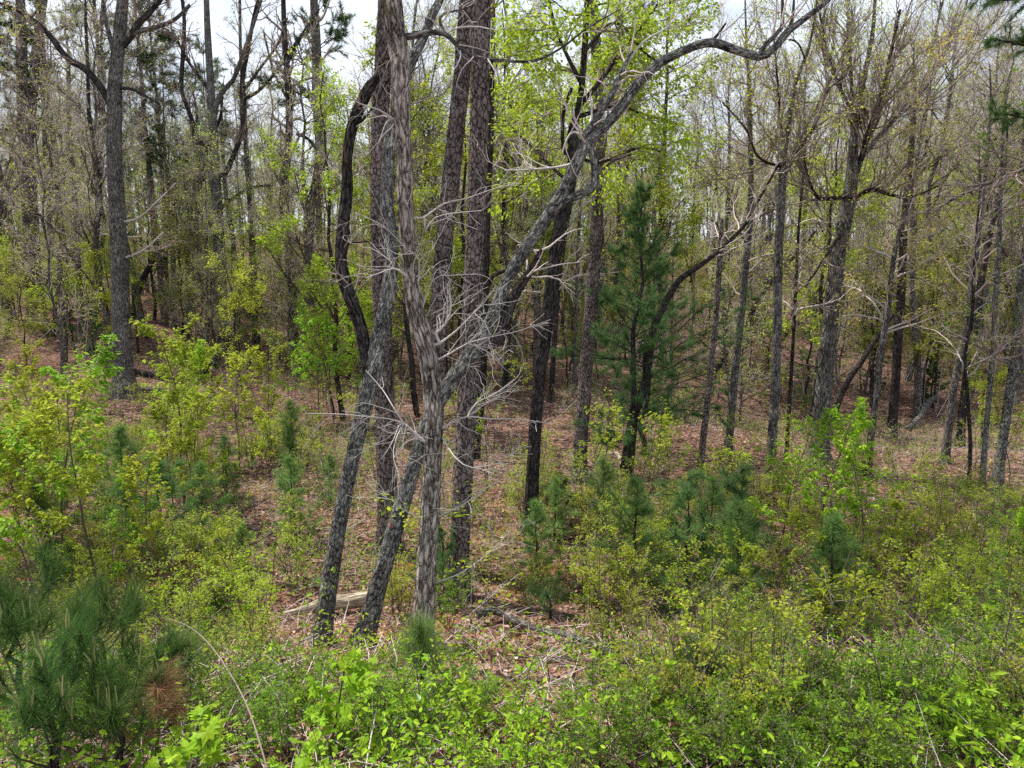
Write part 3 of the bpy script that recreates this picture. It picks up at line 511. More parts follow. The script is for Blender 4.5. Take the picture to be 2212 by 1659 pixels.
for nm, lb, pts, bk, q in [
    ('slender_tree', 'thin crooked dark stem just left of the large grey trunk', [(246, 800, 14), (238, 740, 13), (228, 670, 12), (213, 600, 12), (208, 520, 11), (215, 420, 10), (205, 330, 9), (192, 240, 8), (190, 150, 7), (185, 50, 6)], 'darkb', ('olive', 700)),
    ('leaning_sapling', 'dark trunk leaning right behind the large grey one, bending over to a leafy arch', [(284, 690, 13), (295, 640, 13), (315, 590, 12), (345, 545, 12), (385, 515, 11), (430, 500, 10), (450, 480, 8), (500, 430, 7), (545, 405, 6), (590, 400, 5)], 'darkb', ('yellow', 1500)),
    ('slender_tree', 'dark bare stem cut off by the left edge of the slope', [(28, 690, 12), (20, 620, 12), (8, 540, 12), (0, 460, 12), (-10, 380, 12)], 'darkb', None),
    ('slender_tree', 'straight thin trunk between the crooked oak and the dark one in the gap', [(552, 745, 12), (548, 650, 11), (545, 560, 11), (540, 450, 10), (532, 340, 10), (528, 240, 9), (520, 120, 7), (518, 0, 6)], 'greyb', ('olive', 600)),
    ('slender_tree', 'thin upright trunk right of the left edge pine, spotted with yellow leaves', [(118, 670, 12), (112, 580, 11), (108, 480, 11), (100, 380, 10), (96, 280, 9), (90, 160, 8)], 'greyb', ('olive', 900)),
    ('slender_tree', 'slim dark trunk left of the crooked oak, leaning in and out', [(412, 730, 11), (408, 640, 10), (405, 540, 10), (412, 450, 10), (425, 380, 9), (440, 330, 8), (470, 270, 6)], 'darkb', ('olive', 600)),
    ('slender_tree', 'thin brown trunk with small yellow leaf tufts behind the crooked oak', [(512, 720, 11), (505, 620, 10), (503, 520, 10), (488, 420, 9), (480, 300, 8), (372, 200, 7)][:5], 'greyb', ('olive', 500)),
    ('slender_tree', 'grey trunk right of the crooked left stem, high on the slope', [(178, 720, 12), (170, 620, 11), (166, 500, 11), (160, 400, 10), (150, 280, 9), (148, 150, 8)], 'greyb', ('olive', 700)),
    # right side
    ('snag_tree', 'dead snapped trunk with a broken orange brown tip right of the dark evergreen', [(1510, 1035, 15), (1520, 940, 14), (1533, 820, 14), (1545, 700, 13), (1553, 590, 12), (1558, 500, 10), (1560, 472, 5)], 'pine', None),
    ('oak_tree', 'grey brown trunk right of the broken snag, twiggy crown behind', [(1572, 985, 17), (1582, 870, 16), (1592, 760, 16), (1603, 660, 16), (1612, 560, 15), (1620, 470, 14), (1622, 380, 12), (1620, 280, 10), (1618, 180, 8)], 'greyb', ('olive', 500)),
    ('leaning_sapling', 'thin dark stem leaning right, crossing in front of the lichened trunk', [(1520, 870, 13), (1548, 800, 13), (1580, 740, 12), (1615, 690, 11), (1645, 640, 9), (1690, 580, 8), (1730, 540, 7), (1760, 500, 6)], 'darkb', ('olive', 150)),
    ('slender_tree', 'thin straight stem between the two lichened trunks', [(1698, 1000, 8), (1705, 880, 8), (1712, 760, 7), (1718, 640, 7), (1725, 500, 6), (1735, 380, 5)], 'darkb', ('olive', 250)),
    ('leaning_sapling', 'dark short trunk leaning right behind the mottled trunk', [(1786, 960, 14), (1800, 900, 14), (1818, 850, 13), (1840, 810, 12), (1862, 780, 11), (1900, 720, 9), (1930, 680, 7)], 'darkb', None),
    ('slender_tree', 'slim tree with flat tiers of orange tinted leaves at its top', [(1872, 1030, 15), (1882, 940, 14), (1893, 850, 14), (1903, 760, 14), (1916, 680, 13), (1925, 600, 11), (1938, 520, 9), (1960, 450, 7), (1975, 380, 5)], 'greyb', ('ochre', 1500)),
    ('oak_tree', 'stout dark trunk on the bare leafy slope at right, roots spreading', [(1925, 948, 20), (1932, 860, 18), (1938, 760, 18), (1945, 660, 17), (1950, 560, 16), (1955, 460, 14), (1965, 360, 12), (1975, 240, 9)], 'darkb', ('ochre', 700)),
    ('oak_tree', 'grey trunk leaning right near the right edge slope', [(2040, 1000, 16), (2050, 920, 15), (2062, 830, 15), (2080, 740, 15), (2095, 650, 14), (2105, 560, 13), (2118, 460, 11), (2130, 360, 9)], 'greyb', ('olive', 900)),
    ('oak_tree', 'brown trunk right of the leaning grey one, dark at its foot', [(2072, 965, 17), (2080, 880, 16), (2092, 790, 15), (2110, 690, 15), (2120, 600, 14), (2140, 500, 12), (2165, 400, 9)], 'darkb', ('olive', 700)),
    ('lichened_tree', 'pale lichened trunk close to the right edge', [(2152, 1055, 20), (2165, 960, 18), (2178, 870, 18), (2190, 780, 17), (2200, 690, 17), (2208, 600, 16), (2222, 500, 14)], 'lichen', ('green', 900)),
    ('lichened_tree', 'slim pale spotted trunk left of the right edge one', [(2120, 1060, 11), (2128, 960, 11), (2136, 860, 10), (2146, 760, 10), (2150, 650, 10), (2158, 540, 9), (2160, 430, 8)], 'lichen', ('green', 600)),
    ('slender_tree', 'thin dark stem in front of the right slope beside a pale one', [(2092, 1055, 7), (2096, 960, 7), (2090, 860, 7), (2085, 770, 6), (2100, 680, 6), (2105, 560, 5)], 'darkb', ('olive', 200)),
    ('slender_tree', 'thin dark trunk between the slim dark trunk and the slender pine', [(1190, 870, 12), (1195, 780, 11), (1200, 700, 11), (1208, 600, 10), (1222, 500, 10), (1235, 430, 8), (1250, 350, 6)], 'darkb', ('fresh', 900)),
    ('snag_tree', 'dead broken trunk with bare orange wood left of the slim dark trunk', [(1160, 860, 15), (1158, 780, 14), (1160, 700, 14), (1158, 640, 13), (1160, 605, 8)], 'pine', None),
    ('slender_tree', 'thin trunk standing behind the dark evergreen on its left', [(1240, 850, 9), (1242, 780, 9), (1244, 700, 8), (1246, 620, 8), (1250, 520, 7), (1255, 430, 6)], 'greyb', ('olive', 400)),
]:
    T = Tree(nm, lb, pts, bk, rough=.08, sides=12, step=.12, ext=(2.5 if pts[-1][2] > 4 and nm not in ('snag_tree', 'leaning_sapling') else 0), land=None)
    if q:
        z0 = T.pt[0, 2] + (T.pt[-1, 2] - T.pt[0, 2]) * (.35 if nm != 'leaning_sapling' else .2); kk = 1.0 * T.Y / 20
        T.twigs(*sub(T.pt, z0), [dict(cnt=26, Ls=1.9 * kk ** .5, ang=.95, rmin=.008, n=6, t0=0, up=.03, rmax=.03), dict(cnt=230, Ls=.7, ang=.75, rmin=.005, n=5)], 'twigb' if nm != 'slender_tree' else 'twigm', q[0], lsz=.08, cnt=int(q[1] * 1.3), spread=.05)
    elif nm != 'leaning_sapling' and nm != 'snag_tree':
        T.twigs(*sub(T.pt, 3), [dict(cnt=14, Ls=1, ang=1., rmin=.006, n=5, rmax=.015), dict(cnt=50, Ls=.4, ang=.7, rmin=.004, n=4)], 'twigm')

# two larger lichened trees at right with wide twiggy crowns
P1 = Tree('lichened_tree', 'upright grey lichened trunk right of centre with a spreading twiggy crown', [(1663, 1035, 20), (1668, 950, 19), (1674, 850, 19), (1678, 740, 18), (1680, 640, 18), (1682, 540, 18), (1686, 460, 18), (1690, 390, 17), (1692, 340, 13), (1700, 290, 12), (1708, 230, 10), (1722, 170, 8), (1745, 110, 6), (1760, 40, 4)], 'greyb', ext=1.5, rough=.12, land='the upright lichened trunk')
P1.limb([(1690, 385, 11), (1720, 330, 9, -.4), (1760, 270, 8, -.8), (1785, 200, 6, -1), (1830, 160, 4, -1.4)], 'greyb', 8)
P1.limb([(1688, 360, 8), (1655, 350, 6, -.3), (1632, 330, 5, -.6), (1612, 280, 4, -.8), (1560, 220, 3, -1)], 'darkb', 8)
P1.limb([(1694, 330, 7), (1685, 260, 6, .5), (1680, 180, 5, .8), (1672, 90, 4, 1)], 'darkb', 8)
P1.limb([(1740, 130, 4), (1725, 95, 4, -.2), (1705, 85, 3, -.3)], 'darkb', 6)
P1.limb([(1690, 380, 7), (1730, 300, 6, .8), (1790, 180, 5, 1.4), (1850, 60, 4, 2)], 'greyb', 8)
P1.twigs(*P1.limstack(), [dict(cnt=90, Ls=2.2, ang=.7, up=.1, rmin=.008, n=7, t0=.15, rmax=.02), dict(cnt=1500, Ls=.8, ang=.6, up=.05, rmin=.0042, n=5)], 'twigb', 'yellow', lsz=.06, cnt=4200, spread=.06)
Q1 = Tree('lichened_tree', 'stout mottled trunk at right holding a broad bare crown and a leaf nest', [(1768, 1005, 46), (1770, 960, 36), (1775, 880, 34), (1784, 790, 33), (1793, 700, 32), (1803, 610, 30), (1815, 530, 28), (1828, 460, 30), (1838, 400, 26), (1842, 340, 20), (1845, 290, 16), (1856, 220, 13), (1870, 150, 10), (1885, 70, 8), (1890, 0, 6)], 'greyb', ext=1.5, rough=.16, land='the stout mottled trunk')
Q1.limb([(1840, 400, 14), (1858, 350, 12), (1875, 290, 11, -.4), (1905, 200, 9, -.8), (1925, 110, 7, -1), (1945, 20, 5, -1.2)], 'darkb', 10)
Q1.limb([(1842, 380, 12), (1870, 330, 11, .3), (1930, 260, 9, .7), (2000, 190, 7, 1.1), (2040, 110, 5, 1.5), (2060, 60, 3, 1.7)], 'greyb', 10)
Q1.limb([(1832, 420, 12), (1850, 425, 9, -.4), (1885, 408, 8, -.9), (1920, 420, 7, -1.3), (1970, 425, 5, -1.7), (2030, 400, 3, -2)], 'darkb', 8)
Q1.limb([(1828, 425, 10), (1800, 428, 8, -.4), (1765, 425, 7, -.8), (1745, 380, 5, -1), (1735, 330, 3, -1.2)], 'darkb', 8)
Q1.limb([(1842, 330, 10), (1840, 240, 8, .5), (1838, 150, 7, .9), (1830, 50, 5, 1.2)], 'darkb', 8)
Q1.limb([(1850, 260, 8), (1820, 200, 6, -.5), (1790, 120, 5, -.9), (1770, 30, 4, -1.3)], 'darkb', 8)
Q1.limb([(1820, 500, 9), (1790, 545, 6, -.5), (1740, 620, 5, -.8)], 'darkb', 8)
Q1.twigs(*Q1.limstack(), [dict(cnt=220, Ls=2.6, ang=.5, up=.14, rmin=.007, n=8, t0=.15, rmax=.02), dict(cnt=2700, Ls=.9, ang=.5, up=.08, rmin=.0042, n=4)], 'twigb', 'yellow', lsz=.06, cnt=4500, spread=.06)
# leaf nest
p = at(1853, 250, Q1.Y); rg = np.random.default_rng(3); nst = MB(); u = nrm(rg.normal(size=(500, 3))); pos = p + u * rg.uniform(.05, .24, (500, 1)) * np.array([1, 1, .8])
leaves(nst, rg, pos, .13, 'diamond', tilt=2); nest = link('squirrel_nest', nst.mesh('squirrel_nest', M['litter'], False, off=p)); nest.location = p
nest['label'] = 'round brown leaf nest high in the stout mottled tree'; nest['category'] = 'nest'

# ------------------------------------------------------------------ evergreens
def conifer(name, label, px, py, hpx, wpx, m='needle', base=.15, tiers=34, dens=1., seed=1, lean=0, bark='darkb', ln=.13, wid=.009, tw=.5, group=None, loc=None, candles=False, per=22, uppy=.02, cat='tree'):
    rng = np.random.default_rng(seed); g = ground_at(px, py) if loc is None else np.asarray(loc); dist = (g - CAMP) @ F
    hh = hpx * dist / FOC; ww = wpx * dist / FOC
    if loc is not None: hh, ww = 1.8, 1.8 * wpx / hpx
    root = thing(name, label, cat, g, group=group)
    n = 14; t = np.linspace(0, 1, n); P = np.stack([lean * hh * t + rng.normal(0, .008 * hh, n), rng.normal(0, .008 * hh, n), hh * t - .1], 1); R = (hh * .012 + .012) * (1 - t * .9)
    mb = MB(); tubes(mb, P[None], R[None], 8); link('stem' if hh < 4 else 'trunk', mb.mesh('stem', M[bark]), root)
    tt = base + (1 - base) * (np.linspace(0, .97, tiers)); per_t = 5; ts = np.repeat(tt, per_t) + rng.uniform(-.01, .01, tiers * per_t); N = len(ts)
    az = rng.uniform(0, 2 * np.pi, N); pos = np.stack([np.interp(ts, t, P[:, k]) for k in range(3)], 1)
    gap = vnoise(np.stack([ts * 9, az * .8], 1), seed); prof = np.sin(np.clip((1 - ts) / (1 - base), 0, 1) ** .85 * np.pi * .6) * rng.uniform(.5, 1.15, N) * (.5 + .8 * sm(.3, .7, gap)) * (rng.random(N) < .88)
    le = np.maximum(ww / 2 * prof, .06 * ww); d = np.stack([np.cos(az), np.sin(az), np.full(N, .25) + .5 * ts], 1); d = nrm(d); out = [pos]; p = pos
    for k in range(5): d = nrm(d + rng.normal(0, .1, (N, 3)) + np.array([0, 0, uppy])); p = p + d * (le / 5)[:, None]; out.append(p)
    P1 = np.stack(out, 1); R1 = np.maximum((le * .007)[:, None] * np.linspace(1, .3, 6), .002)
    mb = MB(); tubes(mb, P1, R1, 3); c2 = grow(rng, P1, R1, int(N * 2.2 * dens), ww * .16, .8, rmin=.002, n=4, t0=.25, flat=.6); tubes(mb, *c2, 3)
    link('branches', mb.mesh('branches', M[bark]), root, kind='stuff')
    allp = np.concatenate([P1[:, [1, 2, 4, 5]], c2[0]]); pos, dd = on_strands(rng, allp, int(N * 9 * dens), .3)
    ml = MB(); needles(ml, rng, pos, dd, per, ln, wid, tw); link('needles', ml.mesh('needles', M[m], False), root, kind='stuff')
    if candles:
        tip = P1[ts > .4][:, -1]; tip = tip[rng.random(len(tip)) < .5]; tip = np.vstack([tip, P[-1:], P[-1:] + [.02, 0, 0]])
        cp = np.stack([tip, tip + np.array([0, 0, .05]), tip + np.array([0, 0, .12])], 1) + rng.normal(0, .006, (len(tip), 3, 3)); mc = MB(); tubes(mc, cp, np.tile([.006, .007, .003], (len(tip), 1)), 5)
        link('candles', mc.mesh('candles', M['candle']), root, kind='stuff')
    return root

conifer('white_pine', 'feathery dark green evergreen with blue green top right of the slender pine', 1350, 1045, 640, 290, 'needle_b', .12, 26, 1.1, 5, .04, ln=.17, wid=.0055, uppy=.05, tw=.65, per=42)
conifer('white_pine', 'second dark evergreen stem close behind the feathery one, wide low boughs', 1385, 985, 430, 370, 'needle_b', .16, 20, 1.5, 6, .05, ln=.16, wid=.0055, uppy=.0, tw=.65, per=38)
J2 = Tree('leaning_tree', 'dark trunk leaning right out of the feathery evergreen, pale where it meets the sky', [(1352, 1035, 24), (1362, 960, 22), (1372, 890, 20), (1395, 830, 19), (1398, 770, 17), (1412, 710, 15), (1440, 650, 14), (1468, 605, 13), (1510, 575, 11), (1555, 540, 9), (1605, 490, 8), (1640, 430, 6), (1690, 340, 4)], 'darkb', rough=.1, sides=12, step=.1)
J2.twigs(*sub(J2.pt, 4), [dict(cnt=20, Ls=1.5, ang=.8, rmin=.008, n=6, rmax=.02), dict(cnt=140, Ls=.6, ang=.7, rmin=.005, n=4)], 'twigm')
for i, (lb, px, py, hp, wp, m_) in enumerate([
    ('low dark evergreen under the yellow leafed arch at left', 335, 690, 280, 190, 'needle'), ('small blue green pine behind the bushes left of the large grey trunk', 205, 780, 140, 110, 'needle_b'),
    ('small dense evergreen left of the stout mottled trunk', 1740, 880, 260, 130, 'needle_l'), ('green evergreen behind the stout mottled trunk on its right', 1880, 850, 230, 120, 'needle'),
    ('round evergreen bush low beside the fallen branches at left', 428, 812, 60, 70, 'needle'), ('young evergreen among the far trunks at left of centre', 560, 690, 120, 80, 'needle'),
    ('small hazy evergreen left of the slender pine', 1235, 800, 190, 110, 'needle_b'), ('little round cedar at the foot of the slope left of the slender pine', 1200, 1090, 75, 70, 'needle'),
    ('dim evergreen far off on the right slope', 2010, 870, 110, 60, 'needle'), ('dark pine at the left edge behind the saplings', 120, 730, 120, 90, 'needle'),
    ('tall evergreen standing behind the upright lichened trunk', 1660, 800, 200, 90, 'needle')]):
    conifer('evergreen', lb, px, py, hp, wp, m_, .05, 18, .9, 20 + i, ln=.13, wid=.014, per=16)

# pine boughs that enter at the upper right from a tree outside the frame
Rp = Tree('pine_tree', 'pine whose dark needled boughs reach in at the upper right corner', [(2330, 1000, 30), (2320, 700, 28), (2310, 400, 26), (2300, 200, 24), (2295, 60, 22), (2290, -100, 20)], 'pine', ext=3, Y=15, rough=.1, sides=14, step=.2)
Rp.limb([(2295, 130, 7), (2250, 110, 6), (2200, 95, 5), (2150, 85, 3)], 'darkb', 6); Rp.limb([(2300, 280, 7), (2240, 262, 6), (2190, 250, 4), (2145, 242, 3)], 'darkb', 6)
Rp.limb([(2290, 0, 7), (2230, -5, 6), (2170, 0, 4), (2120, -10, 3)], 'darkb', 6); Rp.limb([(2298, 330, 10), (2230, 360, 8), (2150, 390, 7), (2060, 430, 5), (2000, 470, 3)], 'greyb', 6)
cc = Rp.twigs(*(x[:3] for x in Rp.limstack()), [dict(cnt=60, Ls=.8, ang=.7, rmin=.004, n=5, t0=.35)], 'twigb'); Rp.needle(cc, 330, 26, .16, .008, 'needle', .3)
Rp.twigs(*(x[3:] for x in Rp.limstack()), [dict(cnt=24, Ls=1.8, ang=.6, rmin=.006, n=6, t0=.2, up=.05), dict(cnt=160, Ls=.6, ang=.7, rmin=.004, n=4)], 'twigb', name='bare_branches')

# ------------------------------------------------------------------ tree and shrub kinds that repeat
def copy_thing(root, loc, rz, sc, label=None, group=None, tilt=0):
    r = root.copy(); COL.objects.link(r); r.location = tuple(loc); r.rotation_euler = (tilt, tilt * .6, rz); r.scale = (sc, sc, sc)
    if label: r['label'] = label
    if group: r['group'] = group
    for ch in list(root.children):
        c = ch.copy(); COL.objects.link(c); c.parent = r
    return r

def proto_tree(name, label, kind, seed, group, leaf=None):
    rng = np.random.default_rng(seed); root = thing(name, label, 'tree', (0, 0, 0), group=group)
    n = 14; t = np.linspace(0, 1, n)
    def stem(hh, r, bend=.35):
        wob = np.cumsum(rng.normal(0, bend * hh / 120, (n, 2)), 0); P = np.column_stack([wob, hh * t]); P[0, 2] = -.5; return P[None], (r * (1 - .85 * t))[None]
    if kind == 'bare':
        P, R = stem(rng.uniform(16, 20), .17, 1.2); P0, R0 = P, R
        c1 = grow(rng, P, R, 22, 5.2, .8, up=.09, wob=.2, rf=.5, t0=.22, t1=.95, n=9, rmin=.018, fall=.45); c2 = grow(rng, *c1, 150, 2.4, .7, up=.05, wob=.2, rf=.5, t0=.2, n=7, rmin=.012, fall=.4); c3 = grow(rng, *c2, 1800, 1.0, .6, up=.05, rmin=.0065, n=4, t0=.15, fall=.3)
        lim, tw, nl, ls = [c1, c2], [c3], 2200, .085
    elif kind == 'leafy':
        P, R = stem(rng.uniform(12, 15), .13, 1.2)
        c1 = grow(rng, P, R, 26, 4.0, 1.0, up=.04, wob=.16, rf=.5, t0=.2, t1=.97, n=8, rmin=.015, fall=.5); c2 = grow(rng, *c1, 150, 1.8, .75, wob=.16, rf=.5, t0=.2, n=6, rmin=.01); c3 = grow(rng, *c2, 600, .8, .7, rmin=.006, n=4)
        lim, tw, nl, ls = [c1, c2], [c3], 11000, .125
    elif kind == 'tier':
        P, R = stem(rng.uniform(6, 8), .06, .9)
        c1 = grow(rng, P, R, 22, 2.6, 1.15, up=.02, wob=.12, rf=.45, t0=.25, t1=.98, n=7, rmin=.01, fall=.5, flat=.3); c2 = grow(rng, *c1, 140, 1.0, .8, wob=.1, rf=.5, t0=.2, n=5, rmin=.006, flat=.85); c3 = c2
        lim, tw, nl, ls = [c1, c2], [], 4200, .085
    elif kind == 'pine':
        P, R = stem(rng.uniform(18, 23), .17, .3)
        c1 = grow(rng, P, R, 34, 3.4, 1.2, up=.05, wob=.14, rf=.35, t0=.5, t1=.99, n=7, rmin=.02, fall=.55); c2 = grow(rng, *c1, 260, 1.1, .7, up=.05, rmin=.01, n=4, t0=.3)
        lim, tw, nl, ls = [c1], [c2], 0, 0; c3 = c2
    elif kind == 'thin':
        P, R = stem(rng.uniform(9, 14), .055, .9)
        c1 = grow(rng, P, R, 42, 2.3, .95, up=.05, wob=.2, rf=.5, t0=.1, n=6, rmin=.009); c2 = grow(rng, *c1, 520, 1.0, .75, rmin=.006, n=4, up=.03); c3 = c2
        lim, tw, nl, ls = [c1], [c2], 1900, .085
    far = kind in ('bare', 'pine', 'leafy')
    mb = MB(); tubes(mb, P, R, 9, rough=.1 if far else 0); link('trunk', mb.mesh('trunk', M[{'bare': 'greyb', 'leafy': 'darkb', 'tier': 'darkb', 'pine': 'pine', 'thin': 'greyb'}[kind]]), root)
    mb = MB(); [tubes(mb, *c, sides=4) for c in lim]; link('limbs', mb.mesh('limbs', M['stemd']), root, kind='stuff')
    if tw: mb = MB(); [tubes(mb, *c, sides=3) for c in tw]; link('twigs', mb.mesh('twigs', M['twigm' if kind in ('bare', 'thin') else 'twigb']), root, kind='stuff')
    ml = MB()
    if kind == 'pine':
        pos, d = on_strands(rng, c3[0], 1300, .3); needles(ml, rng, pos, d, 17, .26, .018, .75); link('needles', ml.mesh('needles', M['needle'], False), root, kind='stuff')
    elif leaf:
        if kind == 'leafy':      # leave gaps: only some boughs in full leaf
            pos, d = on_strands(rng, c3[0], nl, .1); q = vnoise(pos * .8, seed); keep = q > .4; pos, d = pos[keep], d[keep]
        else: pos, d = on_strands(rng, c3[0], nl, .2)
        leaves(ml, rng, pos, ls, 'diamond', out=d, spread=.08, droop=.2); link('crown', ml.mesh('crown', M[leaf], False), root, kind='stuff')
    return root

GB = 'bare and budding trees filling the wood behind'
PR = {
 'bare': [proto_tree('bare_tree', 'grey bare twigged tree with a few ochre buds deep in the wood', 'bare', 31 + i, GB, 'ochre' if i % 2 else 'yellow') for i in range(3)],
 'leafy': [proto_tree('leafy_tree', 'tree in fresh yellow green leaf among the bare ones', 'leafy', 41 + i, 'fresh leafed trees in the wood behind', ('fresh', 'yellow')[i]) for i in range(2)],
 'tier': [proto_tree('understory_tree', 'small tree with flat tiers of yellow green leaves under the tall trees', 'tier', 51 + i, 'small tiered trees under the tall ones', ('yellow', 'olive', 'fresh')[i]) for i in range(3)],
 'pine': [proto_tree('pine_tree', 'tall pine with a dark needled top standing back in the wood', 'pine', 61 + i, 'tall pines back in the wood') for i in range(2)],
 'thin': [proto_tree('slender_tree', 'thin grey stemmed young tree between the larger trunks', 'thin', 71 + i, 'thin young trees in the wood', ('yellow', 'olive', 'yellow')[i]) for i in range(3)],
}
DEF = {k: [r['label'] for r in v] for k, v in PR.items()}
first = {}
def put(kind, i, loc, sc, label=None, group=None, tilt=0):
    key = (kind, i)
    if key not in first:
        r = PR[kind][i]; first[key] = 1; r.location = tuple(loc); r.rotation_euler = (0, 0, RNG.uniform(0, 6.28)); r.scale = (sc,) * 3
        if label: r['label'] = label
        r['group'] = group or r['group']; return r
    r = copy_thing(PR[kind][i], loc, RNG.uniform(0, 6.28), sc, label or DEF[kind][i], group, tilt)
    if label is None and loc[1] < 48: FAR.append((r, kind, loc))
    return r
FAR = []
NEARD = {'bare': 'grey bare twigged tree', 'leafy': 'fresh leafed tree', 'tier': 'small tiered yellow green tree', 'pine': 'tall dark topped pine', 'thin': 'thin grey young tree'}

# named leafy trees right behind the pines
rgs = np.random.default_rng(99)
def named(kind, i, px, py, label, hpx=None, sc=None):
    g = ground_at(px, py); dist = (g - CAMP) @ F
    H0 = {'bare': 18, 'leafy': 13.5, 'tier': 7, 'pine': 20, 'thin': 11.5}[kind]
    s = sc or hpx * dist / FOC / H0; return put(kind, i, g, s, label)
for kind, i, px, py, hp, lb in [
    ('leafy', 0, 745, 905, 640, 'bright green leafed tree filling the gap between the forked dark stem and the left pine'),
    ('leafy', 0, 905, 900, 700, 'bright leafed tree seen between the left and middle thick pines'),
    ('leafy', 1, 1085, 850, 720, 'yellow green tree just right of the three thick pines'),
    ('leafy', 0, 1175, 830, 640, 'fresh leafed tree behind the slim dark trunk'),
    ('leafy', 0, 1440, 800, 780, 'tall fresh green tree whose crown fills the sky right of the slender pine'),
    ('tier', 2, 720, 905, 270, 'bushy bright green young tree at the foot of the forked trunk, left side'),
    ('tier', 0, 400, 770, 330, 'yellow leafed tiered tree left of the crooked oak'),
    ('tier', 0, 560, 760, 330, 'yellow leafed tiered tree right of the crooked oak'),
    ('tier', 1, 1990, 900, 330, 'ochre tinted tiered tree right of the stout dark trunk on the slope'),
    ('tier', 0, 2100, 850, 420, 'yellow tinted tree near the right edge slope'),
    ('tier', 1, 1880, 880, 330, 'orange tinted tiered tree beyond the stout mottled trunk'),
    ('leafy', 1, 2185, 760, 480, 'green leafed tree at the right edge'),
    ('bare', 0, 1960, 820, 800, 'wide bare crowned tree leaning out behind the stout mottled trunk'),
    ('bare', 1, 1560, 800, 700, 'bare fine twigged tree behind the snapped snag'),
    ('bare', 2, 2080, 800, 700, 'bare spreading tree at right under the open sky'),
    ('bare', 0, 320, 730, 820, 'bare twigged tree between the large grey trunk and the crooked oak'),
    ('pine', 0, 150, 690, 900, 'tall dark pine behind the arching limb at left'),
    ('pine', 1, 360, 700, 850, 'dark pine crown between the large grey trunk and the crooked oak'),
    ('pine', 0, 700, 720, 900, 'dark pine top left of the three thick pines'),
    ('pine', 1, 1320, 760, 820, 'pine with dark top behind the leaning oak'),
    ('pine', 0, 20, 700, 850, 'dark pine at the left edge'),
]: named(kind, i, px, py, lb, hp)

# the wood behind
def scatter(kind, cnt, y0, y1, s0, s1, xf=lambda px: 1., ni=None, tilt=.03):
    k = 0; tries = 0
    while k < cnt and tries < cnt * 30:
        tries += 1; px = RNG.uniform(-120, 2330); Y = y0 + (y1 - y0) * RNG.random() ** .9
        if RNG.random() > xf(px): continue
        x = (px - 1106) / FOC * Y; put(kind, RNG.integers(0, len(PR[kind])) if ni is None else ni, (x, Y, H(x, Y)), RNG.uniform(s0, s1), tilt=RNG.normal(0, tilt)); k += 1
left = lambda px: 1. if px < 540 else 0 if px < 730 else .16
scatter('bare', 55, 30, 62, .75, 1.05, lambda px: .12 if 540 < px < 780 else .45 if px < 540 else .9)
scatter('bare', 100, 60, 115, .8, 1.1)
scatter('pine', 26, 38, 90, .7, .95, left)
scatter('leafy', 30, 34, 95, .7, 1.0, lambda px: .9 if 720 < px < 1500 else .0 if 520 < px <= 720 else .3)
scatter('thin', 60, 22, 60, .6, 1.05)
scatter('thin', 120, 30, 85, .6, 1.1)
scatter('tier', 70, 24, 75, .6, 1.15)
scatter('tier', 34, 28, 60, .6, 1., lambda px: 1. if px < 620 else .15)
scatter('leafy', 16, 26, 70, .7, 1.0, lambda px: 1. if 730 < px < 1250 else .05)

# far woods: one mass
def far_woods():
    rng = np.random.default_rng(5); st = MB(); lf = MB(); nd = MB()
    N = 480; px = rng.uniform(-200, 2400, N); Y = rng.uniform(112, 190, N); X = (px - 1106) / FOC * Y; Z = H(X, Y); hh = rng.uniform(12, 19, N)
    t = np.linspace(0, 1, 6); P = np.stack([X[:, None] + rng.normal(0, .3, (N, 6)), np.repeat(Y[:, None], 6, 1), Z[:, None] + hh[:, None] * t], -1); R = .17 * (1 - .8 * t)[None] * np.ones((N, 1)); tubes(st, P, R, 4, mi=0)
    c1 = grow(rng, P, R, N * 12, 4.5, .75, up=.08, rf=.5, t0=.3, n=5, rmin=.03); tubes(st, *c1, sides=3, mi=0); c2 = grow(rng, *c1, N * 34, 2.6, .7, rmin=.022, n=3, up=.05); tubes(st, *c2, sides=3, mi=1)
    pos, d = on_strands(rng, c2[0], N * 120); a = rng.random(len(pos)) < .6; leaves(lf, rng, pos[a], .3, mi=0, spread=.2); leaves(lf, rng, pos[~a], .3, mi=1, spread=.2)
    root = link('far_woods', st.mesh('far_woods', [M['farb'], M['twigm']])); root['kind'] = 'stuff'; root['label'] = 'distant bare and budding woodland closing the view'; root['category'] = 'woods'
    link('foliage', lf.mesh('foliage', [M['olive'], M['fresh']], False), root, kind='stuff')
far_woods()

